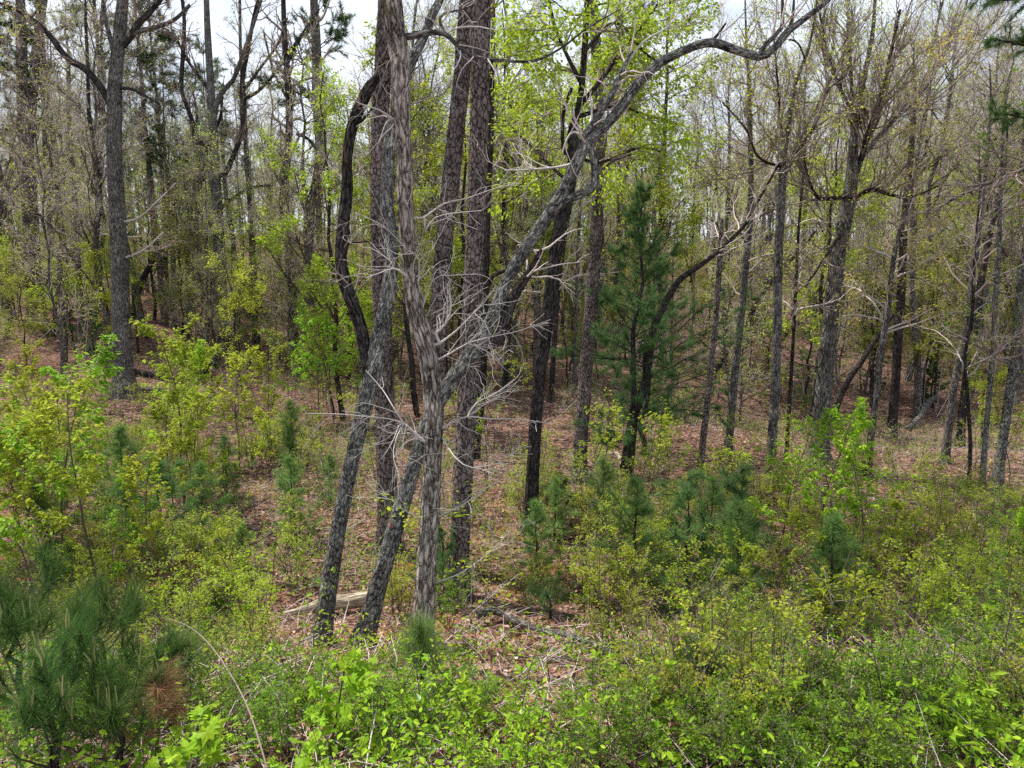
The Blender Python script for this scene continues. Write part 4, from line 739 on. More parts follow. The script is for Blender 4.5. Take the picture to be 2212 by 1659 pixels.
def brush(name, label, n, y0, y1, pw, hs, lsz, nl, seed, mats, rt, dens=None):
    rng = np.random.default_rng(seed); st = MB(); lf = MB(); Y = y0 + (y1 - y0) * rng.random(n) ** pw; X = rng.uniform(-.76, .76, n) * Y; p = np.stack([X, Y, H(X, Y)], 1)
    q = vnoise(p[:, :2] * .16, seed) * .6 + vnoise(p[:, :2] * .5, seed + 1) * .4; p = p[q > .42]; n = len(p); hh = rng.uniform(*hs, n)
    d = nrm(np.stack([rng.normal(0, .22, n), rng.normal(0, .22, n), np.ones(n)], 1)); t = np.linspace(0, 1, 5)[None, :, None]; P = p[:, None] + d[:, None] * hh[:, None, None] * t + rng.normal(0, .05, (n, 5, 3)) * t; R_ = np.outer(rt * hh, [1, .8, .6, .45, .3]); tubes(st, P, R_, 3)
    c = grow(rng, P, R_, n * 4, hs[1] * .38, .9, up=.03, rf=.6, t0=.25, rmin=rt * .55, n=3, equal=True); tubes(st, *c, sides=3, mi=0)
    pos, dd = on_strands(rng, c[0], n * nl, .2); k = vnoise(pos * .12, seed + 5)
    cut = np.quantile(k, [.45, .75]); leaves(lf, rng, pos[k < cut[0]], lsz, mi=0, spread=.06); leaves(lf, rng, pos[(k >= cut[0]) & (k < cut[1])], lsz, mi=1, spread=.06); leaves(lf, rng, pos[k >= cut[1]], lsz, mi=2, spread=.06)
    o = link(name, st.mesh(name, M['twigm'])); o['kind'] = 'stuff'; o['label'] = label; o['category'] = 'brush'
    link('foliage', lf.mesh('foliage', [M[m] for m in mats], False), o, kind='stuff')
brush('far_brush', 'tangled twigs and small leaves filling the wood between far trunks', 5600, 30, 112, .8, (1.2, 4.6), .12, 17, 301, ('yellow', 'olive', 'ochre'), .0036)
brush('low_brush', 'thin knee high twigs and tiny leaves rising from the litter', 3600, 10, 40, .9, (.3, 1.1), .05, 13, 305, ('yellow', 'olive', 'green'), .0045)

# ------------------------------------------------------------------ shrubs and saplings
def proto_shrub(name, label, kind, seed, group, leaf, cat):
    rng = np.random.default_rng(seed); root = thing(name, label, cat, (0, 0, 0), group=group)
    def stems(k, hh, lean, r):
        az = rng.uniform(0, 6.28, k); d = np.stack([np.cos(az) * lean, np.sin(az) * lean, np.ones(k)], 1); p = np.stack([np.cos(az) * .05, np.sin(az) * .05, np.full(k, -.05)], 1); out = [p]
        le = hh * rng.uniform(.6, 1.1, k)
        for i in range(7): d = nrm(d + rng.normal(0, .09, (k, 3)) + [0, 0, .03]); p = p + d * (le / 7)[:, None]; out.append(p)
        return np.stack(out, 1), np.outer(np.full(k, r), np.linspace(1, .3, 8))
    ml = MB(); mb = MB()
    if kind == 'airy':
        S = stems(6, 1.5, .35, .009); c = grow(rng, *S, 60, .5, .8, rmin=.003, n=5, t0=.2, flat=.3); c2 = grow(rng, *c, 150, .2, .8, rmin=.002, n=3); pos, d = on_strands(rng, c2[0], 1300, .1); leaves(ml, rng, pos, .042, 'diamond', out=d, spread=.02); ts = [c, c2]
    elif kind == 'maple':
        S = stems(1, 3.0, .04, .018); c = grow(rng, *S, 26, 1.2, .85, up=.09, rmin=.005, n=6, t0=.25, wob=.1); c2 = grow(rng, *c, 70, .3, .7, rmin=.003, n=3); pos, d = on_strands(rng, np.concatenate([c[0][:, [1, 3, 5]], c2[0]]), 1500, .1); leaves(ml, rng, pos, .075, 'oval', out=d, spread=.02, droop=.9); ts = [c, c2]
    elif kind == 'mass':
        S = stems(14, .8, .9, .006); c = grow(rng, *S, 90, .4, .9, rmin=.003, n=5, t0=.2); c2 = c; pos, d = on_strands(rng, c2[0], 1300, .0); leaves(ml, rng, pos, .05, 'oval', out=d, spread=.05, tilt=.6); ts = [c]
    elif kind == 'brown':
        S = stems(9, 1.1, .4, .006); c = grow(rng, *S, 80, .4, .8, rmin=.0025, n=4, t0=.2); c2 = grow(rng, *c, 160, .15, .8, rmin=.002, n=3); pos, d = on_strands(rng, c2[0], 220); leaves(ml, rng, pos, .035, 'diamond', out=d); ts = [c, c2]
    elif kind == 'whip':
        S = stems(2, 2.2, .1, .012); c = grow(rng, *S, 22, .6, .9, up=.06, rmin=.004, n=5, t0=.3); c2 = c; pos, d = on_strands(rng, c[0], 330, .2); leaves(ml, rng, pos, .06, 'oval', out=d, spread=.03, droop=.5); ts = [c]
    tubes(mb, *S, 5); link('stem', mb.mesh('stem', M['stemd']), root); mb = MB(); [tubes(mb, *c, sides=3) for c in ts]; link('twigs', mb.mesh('twigs', M['twigb']), root, kind='stuff')
    link('foliage', ml.mesh('foliage', M[leaf], False), root, kind='stuff'); return root

SH = {}
def sproto(key, name, desc, kind, seed, group, leaf, cat): SH[key] = [proto_shrub(name, desc, kind, seed, group, leaf, cat), desc, group, False]
sproto('airyY', 'shrub', 'airy yellow green shrub', 'airy', 1, 'airy shrubs on the clearing floor', 'yellow', 'shrub')
sproto('airyY2', 'shrub', 'thin yellow green bush', 'airy', 11, 'airy shrubs on the clearing floor', 'fresh', 'shrub')
sproto('airyO', 'shrub', 'olive leafed wispy shrub', 'airy', 2, 'airy shrubs on the clearing floor', 'olive', 'shrub')
sproto('airyG', 'shrub', 'small mid green shrub', 'airy', 3, 'airy shrubs on the clearing floor', 'green', 'shrub')
sproto('mapleF', 'maple_sapling', 'young maple with hanging bright leaves', 'maple', 4, 'maple saplings over the brush', 'maple', 'sapling')
sproto('mapleY', 'maple_sapling', 'young maple with small yellowish leaves', 'maple', 5, 'maple saplings over the brush', 'yellow', 'sapling')
sproto('mass', 'green_bush', 'low dense green bush', 'mass', 6, 'low green bushes', 'green', 'bush')
sproto('massF', 'green_bush', 'low light green bush', 'mass', 7, 'low green bushes', 'bramble', 'bush')
sproto('brown', 'twiggy_shrub', 'brown twiggy shrub barely in leaf', 'brown', 8, 'twiggy brown shrubs', 'ochre', 'shrub')
sproto('whip', 'whip_sapling', 'thin dark stemmed sapling with few leaves', 'whip', 9, 'thin saplings', 'fresh', 'sapling')
SH['pineY'] = [conifer('young_pine', 'young pine', 1106, 1100, 100, 70, 'needle_l', .08, 13, .75, 81, group='young pines in the brush', loc=(0, 0, 0), ln=.17, wid=.006, per=14, candles=False, cat='young pine'), 'feathery light green young pine', 'young pines in the brush', False]
SH['pineD'] = [conifer('young_pine', 'young pine', 1106, 1100, 100, 80, 'needle_b', .06, 12, .8, 82, group='young pines in the brush', loc=(0, 0, 0), ln=.17, wid=.007, per=14, cat='young pine'), 'bushy darker green young pine', 'young pines in the brush', False]
seen_lab = {}
def where(px, py, Y):
    best = sorted(LAND, key=lambda l: abs(l[1] - px) + .5 * abs(l[2] - py))[0]
    s = 'left of' if px < best[1] - 12 else 'right of' if px > best[1] + 12 else ('before' if Y < best[3] else 'behind')
    return s, best[0]
WORDS = ['', 'next nearest ', 'third nearest ', 'fourth nearest ', 'fifth nearest ', 'sixth nearest ', 'seventh nearest ', 'eighth nearest ', 'ninth nearest ', 'tenth nearest ']
PLANTED = []
def shrub(key, px, py, sc, label=None):
    if label is None and ((590 < px < 850 and 1290 < py < 1480) or (1000 < px < 1300 and 1330 < py < 1500)): px = RNG.uniform(1500, 2200); py = RNG.uniform(1130, 1400)
    g = ground_at(px, py); S = SH[key]; lb = label
    if S[3]: r = copy_thing(S[0], g, RNG.uniform(0, 6.28), sc, lb or S[1], S[2], RNG.normal(0, .05))
    else: S[3] = True; r = S[0]; r.location = tuple(g); r.scale = (sc,) * 3; r['label'] = lb or S[1]
    if lb is None:
        sd, ln = where(px, py, g[1]); PLANTED.append((r, ('tiny ' if sc < .55 else 'small ' if sc < .72 else 'tall ' if sc > .95 else '') + S[1], sd, ln, px, g[1]))
    return r
def label_shrubs():
    for r, kind, loc in FAR:
        px, py, z = proj(loc); sd, ln = where(px, py, loc[1])
        if -40 < px < 2250: PLANTED.append((r, NEARD[kind], 'deep behind' if sd == 'behind' else 'set back ' + sd, ln, px, loc[1]))
    grp = {}
    for x in PLANTED: x = (x[0], x[1].replace('small small', 'small'), *x[2:]); grp.setdefault(x[1:4], []).append(x)
    for (desc, sd, ln), xs in grp.items():
        lx = [l[1] for l in LAND if l[0] == ln][0]; xs.sort(key=lambda x: abs(x[4] - lx))
        for k, x in enumerate(xs):
            desc2 = desc.replace('small small', 'small'); lab = f'{WORDS[min(k, 9)]}{desc2} {sd} {ln}'
            w = lab.split()
            if len(w) > 16: w = [v for v in w if v not in ('the', 'of')] if False else w[:]; lab = ' '.join(w).replace('of the three thick ones', 'of three')
            x[0]['label'] = ' '.join(lab.split()[:16])

for key, px, py, sc, lb in [
    ('mapleF', 110, 1280, 1.35, 'tall maple sapling at the left edge with long sprays of hanging bright leaves'),
    ('mapleF', 20, 1190, 1.35, 'maple sapling cut by the left edge, topped with bright leaves'),
    ('mapleY', 400, 1090, 1.25, 'spreading maple sapling with pale yellow leaves before the large grey trunk'),
    ('mapleF', 725, 925, 1.35, 'bright green bushy sapling left of the forked trunk, behind its foot'),
    ('mapleF', 690, 905, 1.2, 'bright green sapling at the left side of the bushy one by the forked trunk'),
    ('mapleF', 760, 910, 1.3, 'bright green sapling at the right side of the bushy one by the forked trunk'),
    ('mapleF', 370, 1010, 1.1, 'narrow maple sapling with a green leading shoot'),
    ('mapleY', 225, 1320, 1.1, 'yellowish maple sapling over the left brush'),
    ('mapleY', 330, 1340, .8, 'short yellowish maple sapling above the bent cane'),
    ('mapleF', 1760, 1230, 1.05, 'bright green maple sapling before the stout mottled trunk'),
    ('mapleF', 1870, 1300, .95, 'fresh green maple sapling right of the one before the mottled trunk'),
    ('mapleF', 1680, 1180, .9, 'maple sapling before the upright lichened trunk'),
    ('mapleF', 1440, 1090, .6, 'low bright green sapling right of the feathery evergreen'),
    ('mapleF', 1400, 1050, .6, 'bright leafed bush at the foot of the feathery evergreen'),
    ('pineY', 1300, 1170, .9, 'light green young pine standing before the slender pine'),
    ('pineY', 1370, 1310, 1.15, 'young pine with upright shoots in the middle of the right brush'),
    ('pineD', 1480, 1290, 1.15, 'dense young pine left of the right hand brush thicket'),
    ('pineD', 1590, 1290, 1.2, 'darker bushy young pine in the right hand brush'),
    ('pineY', 1530, 1240, .95, 'slim young pine between the two bushy ones at right'),
    ('pineY', 275, 1130, 1.1, 'young pine rising from the left brush'),
    ('pineD', 350, 1190, 1.0, 'soft green young pine right of the left brush saplings'),
    ('pineY', 490, 1080, .8, 'small pine under the crooked oak'),
    ('pineY', 640, 1170, .9, 'small pine left of the leaning forked trunk'),
    ('pineD', 960, 1310, .7, 'small blue green pine behind the shaggy tree on its right'),
    ('pineY', 715, 1090, .6, 'little pine left of the forked trunk, far side'),
    ('pineY', 1790, 1300, .8, 'young pine half hidden in the right thicket'),
]: shrub(key, px, py, sc, lb)

def zone(n, x0, x1, y0, y1, keys, s0, s1, wts=None):
    for _ in range(n):
        px = RNG.uniform(x0, x1); py = y0 + (y1 - y0) * RNG.random() ** .85
        shrub(keys[RNG.choice(len(keys), p=wts)], px, py, RNG.uniform(s0, s1))
zone(10, -40, 420, 1050, 1330, ['mapleF', 'mapleY'], .6, 1.0)
zone(8, 1550, 2200, 1200, 1450, ['mapleF', 'mapleY'], .4, .75)
zone(46, -40, 700, 940, 1260, ['airyY', 'airyO', 'airyG', 'mapleY', 'pineY', 'airyY2'], .5, 1.0, [.25, .15, .2, .08, .12, .2])
zone(30, -40, 600, 1200, 1420, ['airyY', 'airyG', 'mass', 'brown', 'airyY2'], .5, .95)
zone(30, 700, 1450, 1000, 1400, ['airyY', 'airyY2', 'airyG', 'whip'], .45, .85)
zone(60, 1130, 2250, 1120, 1420, ['airyY', 'airyO', 'airyY2', 'whip', 'brown', 'pineY', 'airyG'], .6, 1.1, [.2, .2, .2, .1, .12, .08, .1])
zone(50, 1130, 2250, 1010, 1200, ['airyY', 'airyO', 'brown', 'whip', 'airyY2'], .5, .9)
zone(20, 1950, 2250, 1100, 1400, ['airyY', 'airyY2', 'airyG'], .6, 1.)
zone(30, 1400, 2250, 1380, 1600, ['airyO', 'airyG', 'brown', 'whip', 'airyY'], .4, .8)
zone(30, 380, 1100, 1400, 1640, ['mass', 'massF', 'airyG'], .3, .55)
zone(34, 1100, 2250, 1500, 1700, ['massF', 'mass', 'airyG'], .3, .65)
zone(44, -40, 760, 880, 1100, ['airyY', 'airyG', 'airyY2', 'mapleY', 'brown'], .55, 1.0)
zone(30, 0, 2212, 800, 1040, ['airyO', 'airyY', 'whip', 'brown'], .5, .9)
zone(90, 0, 2212, 760, 1120, ['whip', 'whip', 'brown'], .6, 1.3)

# ------------------------------------------------------------------ foreground young pines at lower left
def near_pine(label, px, py, topx, topy, wpx, seed, m='needle_n'):
    g = ground_at(px, py); Y = g[1]; rng = np.random.default_rng(seed); top = at(topx, topy, Y); dist = (g - CAMP) @ F
    root = thing('young_pine', label, 'young pine', g, group=None); n = 12; t = np.linspace(0, 1, n)[:, None]; P = g + (top - g) * t + rng.normal(0, .02, (n, 3)) * t; P[0, 2] -= .1; R = np.linspace(.03, .008, n)
    mb = MB(); tubes(mb, P[None], R[None], 10); link('stem', mb.mesh('stem', M['darkb'], off=g), root)
    hh = np.linalg.norm(top - g); ww = wpx * dist / FOC
    c1 = grow(rng, P[None], R[None], int(12 * hh + 8), ww * .66, 1.1, up=.2, wob=.14, rf=.4, t0=.25, t1=1., n=7, rmin=.005, fall=.45); c2 = grow(rng, *c1, int(16 * hh), ww * .25, .7, up=.15, wob=.08, rmin=.004, n=5, t0=.3)
    mb = MB(); tubes(mb, *c1, sides=5); tubes(mb, *c2, sides=4); link('branches', mb.mesh('branches', M['stemd'], off=g), root, kind='stuff')
    ends = np.concatenate([c1[0][:, -1], c2[0][:, -1], P[-1:]]); dirs = np.concatenate([nrm(c1[0][:, -1] - c1[0][:, -2]), nrm(c2[0][:, -1] - c2[0][:, -2]), [[0, 0, 1.]]])
    ml = MB(); needles(ml, rng, ends, dirs, 80, .2, .0028, .62, droop=.1)
    pos, d = on_strands(rng, np.concatenate([c1[0][:, 2:], c2[0]], 0) if c1[0][:, 2:].shape[1] == c2[0].shape[1] else c2[0], int(60 * hh), .45); needles(ml, rng, pos, d, 30, .17, .0028, .6, droop=.1)
    link('needles', ml.mesh('needles', M[m], False, off=g), root, kind='stuff')
    e = ends[rng.random(len(ends)) < .7]; k = len(e)
    e3 = np.repeat(e, 2, 0) + rng.normal(0, .008, (len(e) * 2, 3)); cp = np.stack([e3, e3 + [0, 0, .04], e3 + [0, 0, .10]], 1); cp[:, 2] += rng.normal(0, .012, (len(e3), 3)); mc = MB(); tubes(mc, cp, np.tile([.004, .005, .0025], (len(e3), 1)), 5)
    link('candles', mc.mesh('candles', M['candle'], off=g), root, kind='stuff')
near_pine('foreground young pine at the left edge with upright pale candles', 60, 1640, 30, 1330, 330, 1)
near_pine('foreground young pine second from the left edge, thin leaning stem and candles on top', 245, 1560, 210, 1330, 260, 2)
near_pine('low young pine with radiating needles at the bottom left corner', 130, 1750, 100, 1500, 380, 3)
near_pine('small young pine spreading beside the bent cane', 340, 1560, 335, 1410, 200, 4)
near_pine('young pine low in front of the rusty one', 270, 1720, 255, 1540, 300, 5)
near_pine('little bright pine tuft at the foot of the shaggy tree', 913, 1500, 914, 1385, 130, 6, 'needle_l')
near_pine('small pine tuft above the curved fallen branch', 1190, 1340, 1190, 1290, 120, 7, 'needle_b')
near_pine('thin pine seedling low right of the middle', 1520, 1560, 1500, 1440, 160, 8, 'needle_b')
def rusty():
    g = ground_at(335, 1680); rng = np.random.default_rng(4); top = at(350, 1480, g[1]); root = thing('dead_pine_sapling', 'dead rust brown pine sapling between the near pines and the bent cane', 'dead sapling', g)
    t = np.linspace(0, 1, 8)[:, None]; P = g + (top - g) * t; R = np.linspace(.015, .004, 8); mb = MB(); tubes(mb, P[None], R[None], 6); c = grow(rng, P[None], R[None], 16, .35, 1., up=.1, rmin=.003, n=5); tubes(mb, *c, sides=3)
    link('stem', mb.mesh('stem', M['stemd'], off=g), root); pos, d = on_strands(rng, c[0], 120, .3); ml = MB(); needles(ml, rng, pos, d, 18, .12, .003, .5, droop=.5); link('needles', ml.mesh('needles', M['needle_dead'], False, off=g), root, kind='stuff')
rusty()

# ------------------------------------------------------------------ foreground maples and brambles, each large leaf its own piece
LM = {}
for nm, mm in (('maple', 'maple'), ('trefoil', 'bramble')):
    v, f = LEAF[nm]; rr = np.random.default_rng(1); LM[nm] = []
    for q in range(4):
        vv = v.copy(); vv[:, 2] += rr.normal(0, .03, len(v)) - (.12 + .1 * q / 3) * vv[:, 1] ** 2 + .1 * np.abs(vv[:, 0]) * (q % 2 * 2 - 1); vv[:, 0] *= .9 + .06 * q; LM[nm].append(MB().add(vv, f).mesh('leaf', M[mm], False))

def put_leaves(root, g, rng, pos, out, kind, size, droop=.5):
    for p, o in zip(pos, out):
        d = o * .7 + rng.normal(0, .5, 3); d[2] -= droop; d = nrm(d); n = nrm(np.array([0, -.15, 1.]) + rng.normal(0, .4, 3)); s = nrm(np.cross(d, n)); n = np.cross(s, d); z = size * rng.uniform(.55, 1.2)
        mt = Matrix(((s[0] * z, d[0] * z, n[0] * z, p[0] - g[0]), (s[1] * z, d[1] * z, n[1] * z, p[1] - g[1]), (s[2] * z, d[2] * z, n[2] * z, p[2] - g[2]), (0, 0, 0, 1)))
        l = bpy.data.objects.new('leaf', LM[kind][rng.integers(0, 4)]); COL.objects.link(l); l.parent = root; l.matrix_local = mt

def near_maple(label, px, py, pts, nleaf, seed, size=.075, Y=None):
    g = ground_at(px, py); Y = g[1] if Y is None else Y; g = np.array([(px - 1106) / FOC * Y * 1.06, Y, 0]); g[2] = H(g[0], g[1]); rng = np.random.default_rng(seed)
    root = thing('maple_sapling', label, 'sapling', g); top = at(pts[-1][0], pts[-1][1], Y); P = catmull(np.array([g - [0, 0, .1]] + [at(a, b, Y) for a, b in pts]), .08); k = np.linspace(0, len(P) - 1, 12).astype(int); P = P[k]; R = np.linspace(.014, .004, 12)
    mb = MB(); tubes(mb, P[None], R[None], 7); link('stem', mb.mesh('stem', M['stemd'], off=g), root)
    c = grow(rng, P[None], R[None], 16, .42, .9, up=.12, rmin=.003, n=5, t0=.3); mb = MB(); tubes(mb, *c, sides=4); link('twigs', mb.mesh('twigs', M['twigb'], off=g), root, kind='stuff')
    pos, d = on_strands(rng, np.concatenate([c[0]]), nleaf, .25); put_leaves(root, g, rng, pos, d, 'maple', size)
near_maple('foreground maple sapling with large pale green leaves at the bottom, right of the near pines', 430, 1760, [(425, 1690), (430, 1600)], 120, 1, .10, 3.3)
near_maple('tallest foreground maple sapling with bright lobed leaves left of the shaggy tree', 690, 1800, [(700, 1680), (725, 1560), (745, 1440)], 150, 2, .085, 3.9)
near_maple('small foreground maple sapling at the bottom between two larger ones', 610, 1790, [(640, 1700), (650, 1610)], 70, 3, .075, 3.5)
near_maple('low maple sapling at the bottom below the shaggy tree', 800, 1760, [(805, 1690), (800, 1620)], 60, 4, .07, 3.7)
near_maple('maple seedling with yellow green leaves right of the bottom maples', 560, 1640, [(560, 1590), (565, 1530)], 50, 5, .06, 4.6)

def bramble(label, px, py, wpx, hpx, nl, seed, size=.07, Y=None):
    g = ground_at(px, py); dist = (g - CAMP) @ F; rng = np.random.default_rng(seed); root = thing('bramble', label, 'bramble', g); W = wpx * dist / FOC; hh = hpx * dist / FOC; k = 12
    az = rng.uniform(0, 6.28, k); d = np.stack([np.cos(az), np.sin(az) * .6, np.full(k, 1.3 * hh / W * 2)], 1); p = np.tile(g, (k, 1)) + rng.normal(0, W * .12, (k, 3)) * [1, 1, 0]; out = [p]; le = rng.uniform(.6, 1.1, k) * math.hypot(W / 2, hh)
    for i in range(8): d = nrm(nrm(d) + rng.normal(0, .08, (k, 3)) - [0, 0, .13]); p = p + d * (le / 8)[:, None]; p[:, 2] = np.maximum(p[:, 2], H(p[:, 0], p[:, 1]) + .03); out.append(p)
    P = np.stack(out, 1); R = np.tile(np.linspace(.005, .002, 9), (k, 1)); mb = MB(); tubes(mb, P, R, 4); link('canes', mb.mesh('canes', M['stemd'], off=g), root, kind='stuff')
    pos, dd = on_strands(rng, P, nl, .15); pos = pos + rng.normal(0, .03, pos.shape); put_leaves(root, g, rng, pos, dd, 'trefoil', size, droop=.15)
bl = [('bramble with fresh green leaflets arching in from the bottom right corner', 2060, 1660, 260, 200, 110, .11), ('bramble patch left of the corner one at the bottom right', 1800, 1650, 300, 170, 130, .10), ('leafy bramble along the bottom right of the middle', 1560, 1650, 300, 170, 130, .10),
      ('bramble covering the bottom centre', 1320, 1640, 300, 190, 140, .095), ('bramble mound below the shaggy tree at the bottom', 1080, 1630, 300, 190, 140, .09), ('bramble tangle right of the foreground maples', 900, 1600, 260, 190, 120, .08),
      ('bramble around the foot of the leaning oak', 760, 1490, 220, 90, 90, .06), ('bramble below the forked grey trunk', 620, 1480, 280, 160, 140, .065), ('green bramble mound right of the bent cane', 500, 1540, 240, 150, 120, .07),
      ('bramble arching right of the shaggy tree foot', 1040, 1530, 200, 110, 80, .07), ('bramble sprig with upright shoots in the lower right middle', 1660, 1560, 160, 150, 70, .075), ('bramble shoots before the right hand thicket', 1450, 1540, 200, 150, 90, .075),
      ('bramble shoots low at the right edge', 2150, 1600, 200, 150, 80, .08)]
for i, (lb, px, py, wp, hp, nl, sz) in enumerate(bl): bramble(lb, px, py, wp, hp, nl, 100 + i, sz)

# ------------------------------------------------------------------ fallen wood
def log(name, label, pts, bark, cat='log', dz=0, sides=16, rough=.12, kids=(), tm='twigp', ntw=0):
    P = []
    for (px, py, wd, up) in pts:
        g = ground_at(px, py); z = (g - CAMP) @ F; r = wd / 2 * z / FOC; P.append([g[0], g[1], g[2] + r * .6 + up, r])
    P = catmull(np.array(P), .06); off = P[len(P) // 2, :3]; mb = MB(); tubes(mb, P[None, :, :3], P[None, :, 3], sides, rough=rough, seed=int(pts[0][0]))
    for e in (0, -1):      # end caps
        n0 = mb.n; V = np.concatenate(mb.v[:1]) if False else mb.v[0]; ring = V[:sides] if e == 0 else V[-sides:]; c = ring.mean(0); ids = np.arange(sides); mb.add(np.vstack([ring, c]), np.stack([ids, (ids + 1) % sides, np.full(sides, sides)], 1))
    if not ntw:
        o = link(name, mb.mesh(name, M[bark], off=off)); o.location = off; o['label'] = label; o['category'] = cat; return
    root = thing(name, label, cat, off); link('limb', mb.mesh('limb', M[bark], off=off), root); k = np.linspace(0, len(P) - 1, 12).astype(int)
    c = grow(np.random.default_rng(1), P[None, k, :3], P[None, k, 3], ntw, .5, .9, up=.05, rmin=.004, n=5, rmax=.01); mb = MB(); tubes(mb, *c, sides=3); link('twigs', mb.mesh('twigs', M[tm], off=off), root, kind='stuff')
log('fallen_log', 'pale barkless fallen log behind the foot of the forked grey trunk', [(610, 1352, 8, .14), (660, 1342, 18, .12), (705, 1332, 30, .12), (750, 1324, 32, .10), (805, 1318, 32, .10)], 'deadwood')
log('fallen_branch', 'curved grey fallen branch on the clay, right of the shaggy tree', [(1030, 1350, 19, .1), (1070, 1345, 18, .12), (1110, 1360, 14, .1), (1170, 1385, 12, .12), (1220, 1395, 14, .12), (1270, 1410, 13, .1), (1330, 1430, 11, .05), (1370, 1455, 10, .02), (1392, 1478, 9, 0)], 'greyb', 'branch')
log('fallen_branch', 'bleached bent branch lying left of the feathery evergreen foot', [(1280, 1020, 6, 0), (1300, 1010, 7, .25), (1330, 1008, 8, .3), (1345, 1030, 14, .25), (1340, 1050, 13, .1)], 'deadwood', 'branch', ntw=8)
log('fallen_log', 'dark fallen log beside the foot of the large grey trunk at left', [(185, 800, 12, .1), (240, 806, 14, .1), (330, 818, 12, .08), (400, 828, 10, .05)], 'darkb')
log('fallen_log', 'second thinner log below the dark one at left', [(300, 846, 8, .05), (380, 852, 10, .05), (430, 858, 9, .03), (485, 868, 8, 0)], 'greyb')
log('fallen_branch', 'fallen crooked branch on the bare slope at right', [(1960, 930, 10, 0), (1985, 915, 12, .2), (2000, 900, 12, .45), (2020, 888, 9, .6)], 'greyb', 'branch', ntw=8)
log('fallen_branch', 'thin pale stick lying on the litter left of the forked trunk', [(610, 1180, 4, 0), (640, 1190, 5, .02), (665, 1200, 4, 0)], 'deadwood', 'stick')
log('fallen_branch', 'short pale broken stick among the brambles at the bottom', [(1078, 1565, 9, .06), (1100, 1570, 10, .06), (1118, 1572, 7, .05)], 'deadwood', 'stick')
log('tree_stump', 'small pale weathered stump in the right hand brush', [(1555, 1320, 26, .05), (1560, 1312, 24, .22), (1565, 1305, 14, .4)], 'deadwood', 'stump')
# arching bare cane
gc = ground_at(560, 1740); Yc = gc[1]
cane = [(420, 1345, 2.2, 1.6), (470, 1365, 3, 1.2), (515, 1405, 4, .9), (560, 1470, 5, .6), (600, 1550, 6, .3), (640, 1680, 7, 0), (660, 1760, 7, 0)]
CP = path3([(x - 60, y - 10, w_ * .6, d) for x, y, w_, d in cane], Yc, None, 0, .08); mb = MB(); tubes(mb, CP[None, :, :3], CP[None, :, 3], 6); off = CP[-1, :3]
o = link('bent_cane', mb.mesh('bent_cane', M['twigb'], off=off)); o.location = off; o['label'] = 'long bare cane arching down to the bottom past the green brambles'; o['category'] = 'cane'
# marker ribbons
def ribbon(label, px, py, Y, wd, hh, col, rot):
    m = bpy.data.materials.new('ribbon'); m.use_nodes = True; b = m.node_tree.nodes['Principled BSDF']; b.inputs['Base Color'].default_value = (*col, 1); b.inputs['Roughness'].default_value = .4
    p = at(px, py, Y); t = np.linspace(0, 1, 7); c, s = math.cos(rot), math.sin(rot)
    V = []; 
    for k in t: V += [[-wd / 2 + .3 * wd * math.sin(k * 5), .02 * math.sin(k * 7), -hh * k], [wd / 2 + .3 * wd * math.sin(k * 5), .02 * math.cos(k * 6), -hh * k]]
    V = np.array(V); V = np.stack([V[:, 0] * c + V[:, 2] * s, V[:, 1], -V[:, 0] * s + V[:, 2] * c], 1); fc = np.array([[2 * i, 2 * i + 1, 2 * i + 3, 2 * i + 2] for i in range(6)])
    o = link('marker_ribbon', MB().add(V, fc).mesh('marker_ribbon', m)); o.location = p; o['label'] = label; o['category'] = 'ribbon'
ribbon('pink marker ribbon tied at the leaning oak, left side', 841, 1128, Cc.Y - .22, .014, .07, (.7, .03, .06), -.4)
ribbon('orange marker ribbon on the left slope beyond the large grey trunk', 205, 563, ground_at(210, 640)[1] * .8, .09, .25, (.8, .06, .01), .2)

# ------------------------------------------------------------------ litter, sticks, undergrowth (uncountable)
def scatter_ground(n, y0, y1, pw=1., margin=1.15, rng=None):
    Y = y0 + (y1 - y0) * rng.random(n) ** pw; X = rng.uniform(-.72, .72, n) * Y * margin + rng.uniform(-1, 1, n) * .6; return np.stack([X, Y, H(X, Y)], 1)
rg = np.random.default_rng(12)
lt = MB(); p = scatter_ground(75000, 3.2, 34, 1.25, rng=rg); p[:, 2] += rg.uniform(.0, .05, len(p)); leaves(lt, rg, p, .08, 'diamond', droop=0., tilt=.55)
o = link('leaf_litter', lt.mesh('leaf_litter', M['litter'], False)); o['kind'] = 'stuff'; o['label'] = 'dead brown leaves covering the forest floor'; o['category'] = 'leaf litter'
st = MB(); p = scatter_ground(9000, 3.2, 30, 1.3, rng=rg); a = rg.uniform(0, 6.28, len(p)); le = rg.uniform(.1, .7, len(p))
d = np.stack([np.cos(a), np.sin(a), rg.normal(.05, .12, len(p))], 1); k1 = p + d * le[:, None] * .5 + rg.normal(0, .02, p.shape); k2 = p + d * le[:, None]; p0 = p.copy(); p0[:, 2] += .03; k1[:, 2] += .05; k2[:, 2] += .05
tubes(st, np.stack([p0, k1, k2], 1), np.outer(rg.uniform(.002, .006, len(p)), [1, .9, .5]), 3); o = link('fallen_twigs', st.mesh('fallen_twigs', M['twigm'])); o['kind'] = 'stuff'; o['label'] = 'small dead sticks strewn over the forest floor'; o['category'] = 'twigs'
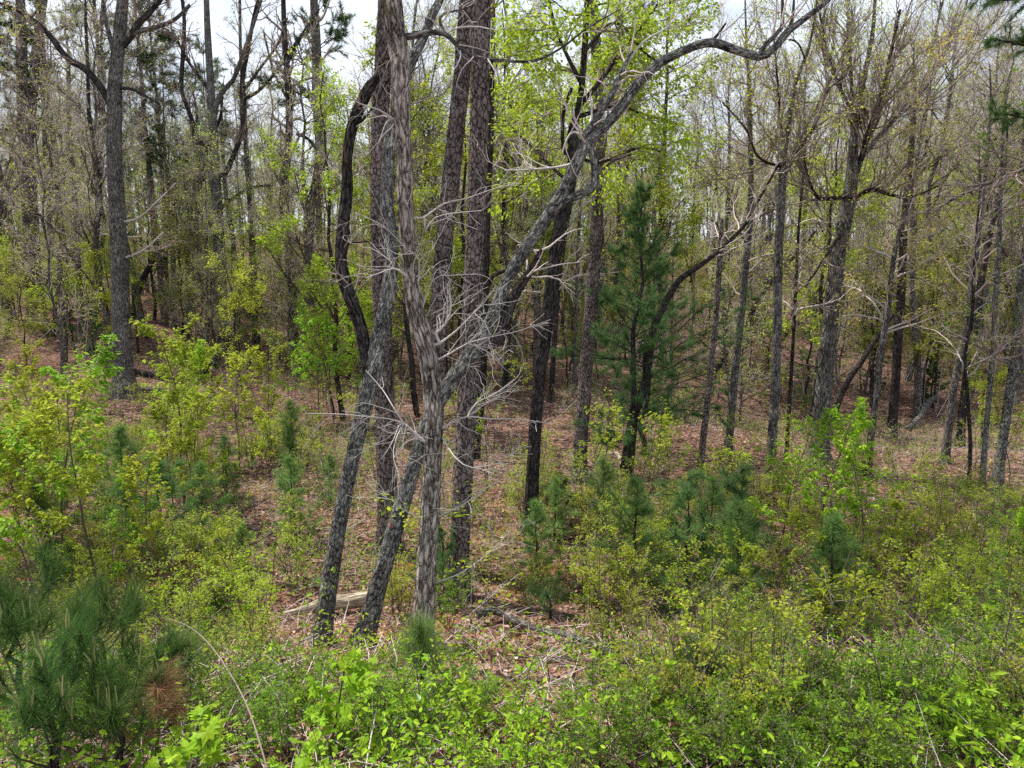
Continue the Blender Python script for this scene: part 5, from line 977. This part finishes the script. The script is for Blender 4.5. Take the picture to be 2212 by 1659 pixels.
def undergrowth():
    rng = np.random.default_rng(77); st = MB(); lf = MB(); n = 15000
    p = scatter_ground(n, 3.2, 26, 1.1, rng=rng); sx = (p[:, 0] / p[:, 1]); den = .14 + .86 * sm(.40, .56, vnoise(p[:, :2] * .6, 4) * .7 + vnoise(p[:, :2] * 1.7, 14) * .3)
    den = den * np.where(p[:, 1] < 7.5, 1.0, .8) * np.where(p[:, 1] > 16, .55, 1) * np.where((np.abs(p[:, 0] - .6) < 2.2) & (p[:, 1] > 7) & (p[:, 1] < 10), .35, 1)
    q = CAMP * 0 + p - CAMP; zz = q @ F; ux = 1106 + FOC * (q @ RT) / zz; uy = 829.5 - FOC * (q @ U) / zz
    den = np.where((ux > 590) & (ux < 830) & (uy > 1310) & (uy < 1420), 0, den); den = np.where((ux > 600) & (ux < 1480) & (uy > 1320) & (uy < 1500), den * .8, den)
    p = p[rng.random(n) < den]; n = len(p); hh = rng.uniform(.1, .55, n) * np.where(p[:, 1] > 14, 1.2, 1)
    d = nrm(np.stack([rng.normal(0, .35, n), rng.normal(0, .35, n), np.ones(n)], 1)); P = np.stack([p, p + d * hh[:, None] * .5, p + d * hh[:, None] + rng.normal(0, .03, (n, 3))], 1); tubes(st, P, np.outer(np.full(n, .0025), [1.2, 1, .6]), 3)
    kind = vnoise(p[:, :2] * .8, 6) + .12 * (p[:, 1] < 8); per = 9
    for mi, sel in ((0, kind > .6), (1, (kind > .47) & (kind <= .6)), (2, kind <= .47)):
        S = P[sel]
        if not len(S): continue
        pos, dd = on_strands(rng, S, len(S) * per, .25); leaves(lf, rng, pos, (.05, .042, .036)[mi], 'diamond' if mi else 'oval', out=dd * .3, spread=.05, mi=mi, tilt=.6)
    o = link('undergrowth', lf.mesh('undergrowth', [M['bramble'], M['fresh'], M['olive']], False)); o['kind'] = 'stuff'; o['label'] = 'low leafy ground cover across the clearing'; o['category'] = 'undergrowth'
    link('stems', st.mesh('stems', M['stemd']), o, kind='stuff')
    g = MB(); p = scatter_ground(5000, 3.5, 20, 1.2, rng=rng); q = vnoise(p[:, :2] * .7, 8) > .5; p = p[q]; p = np.repeat(p, 4, 0) + rng.normal(0, .05, (len(p) * 4, 3)) * [1, 1, 0]
    needles(g, rng, p, np.tile([0, 0, 1.], (len(p), 1)), 1, .28, .006, .35); o = link('grass', g.mesh('grass', M['grass'], False)); o['kind'] = 'stuff'; o['label'] = 'thin tufts of grass between the shrubs'; o['category'] = 'grass'
undergrowth()
label_shrubs()
from collections import Counter
print('KINDS', Counter(o.name.split('.')[0] for o in SC.objects if o.parent is None))
tot = sum(sum(len(p.vertices) - 2 for p in me.polygons) if len(me.polygons) < 3000 else len(me.polygons) * 1.3 for me in bpy.data.meshes)
print('TRIS approx', int(tot), 'objects', len(SC.objects))
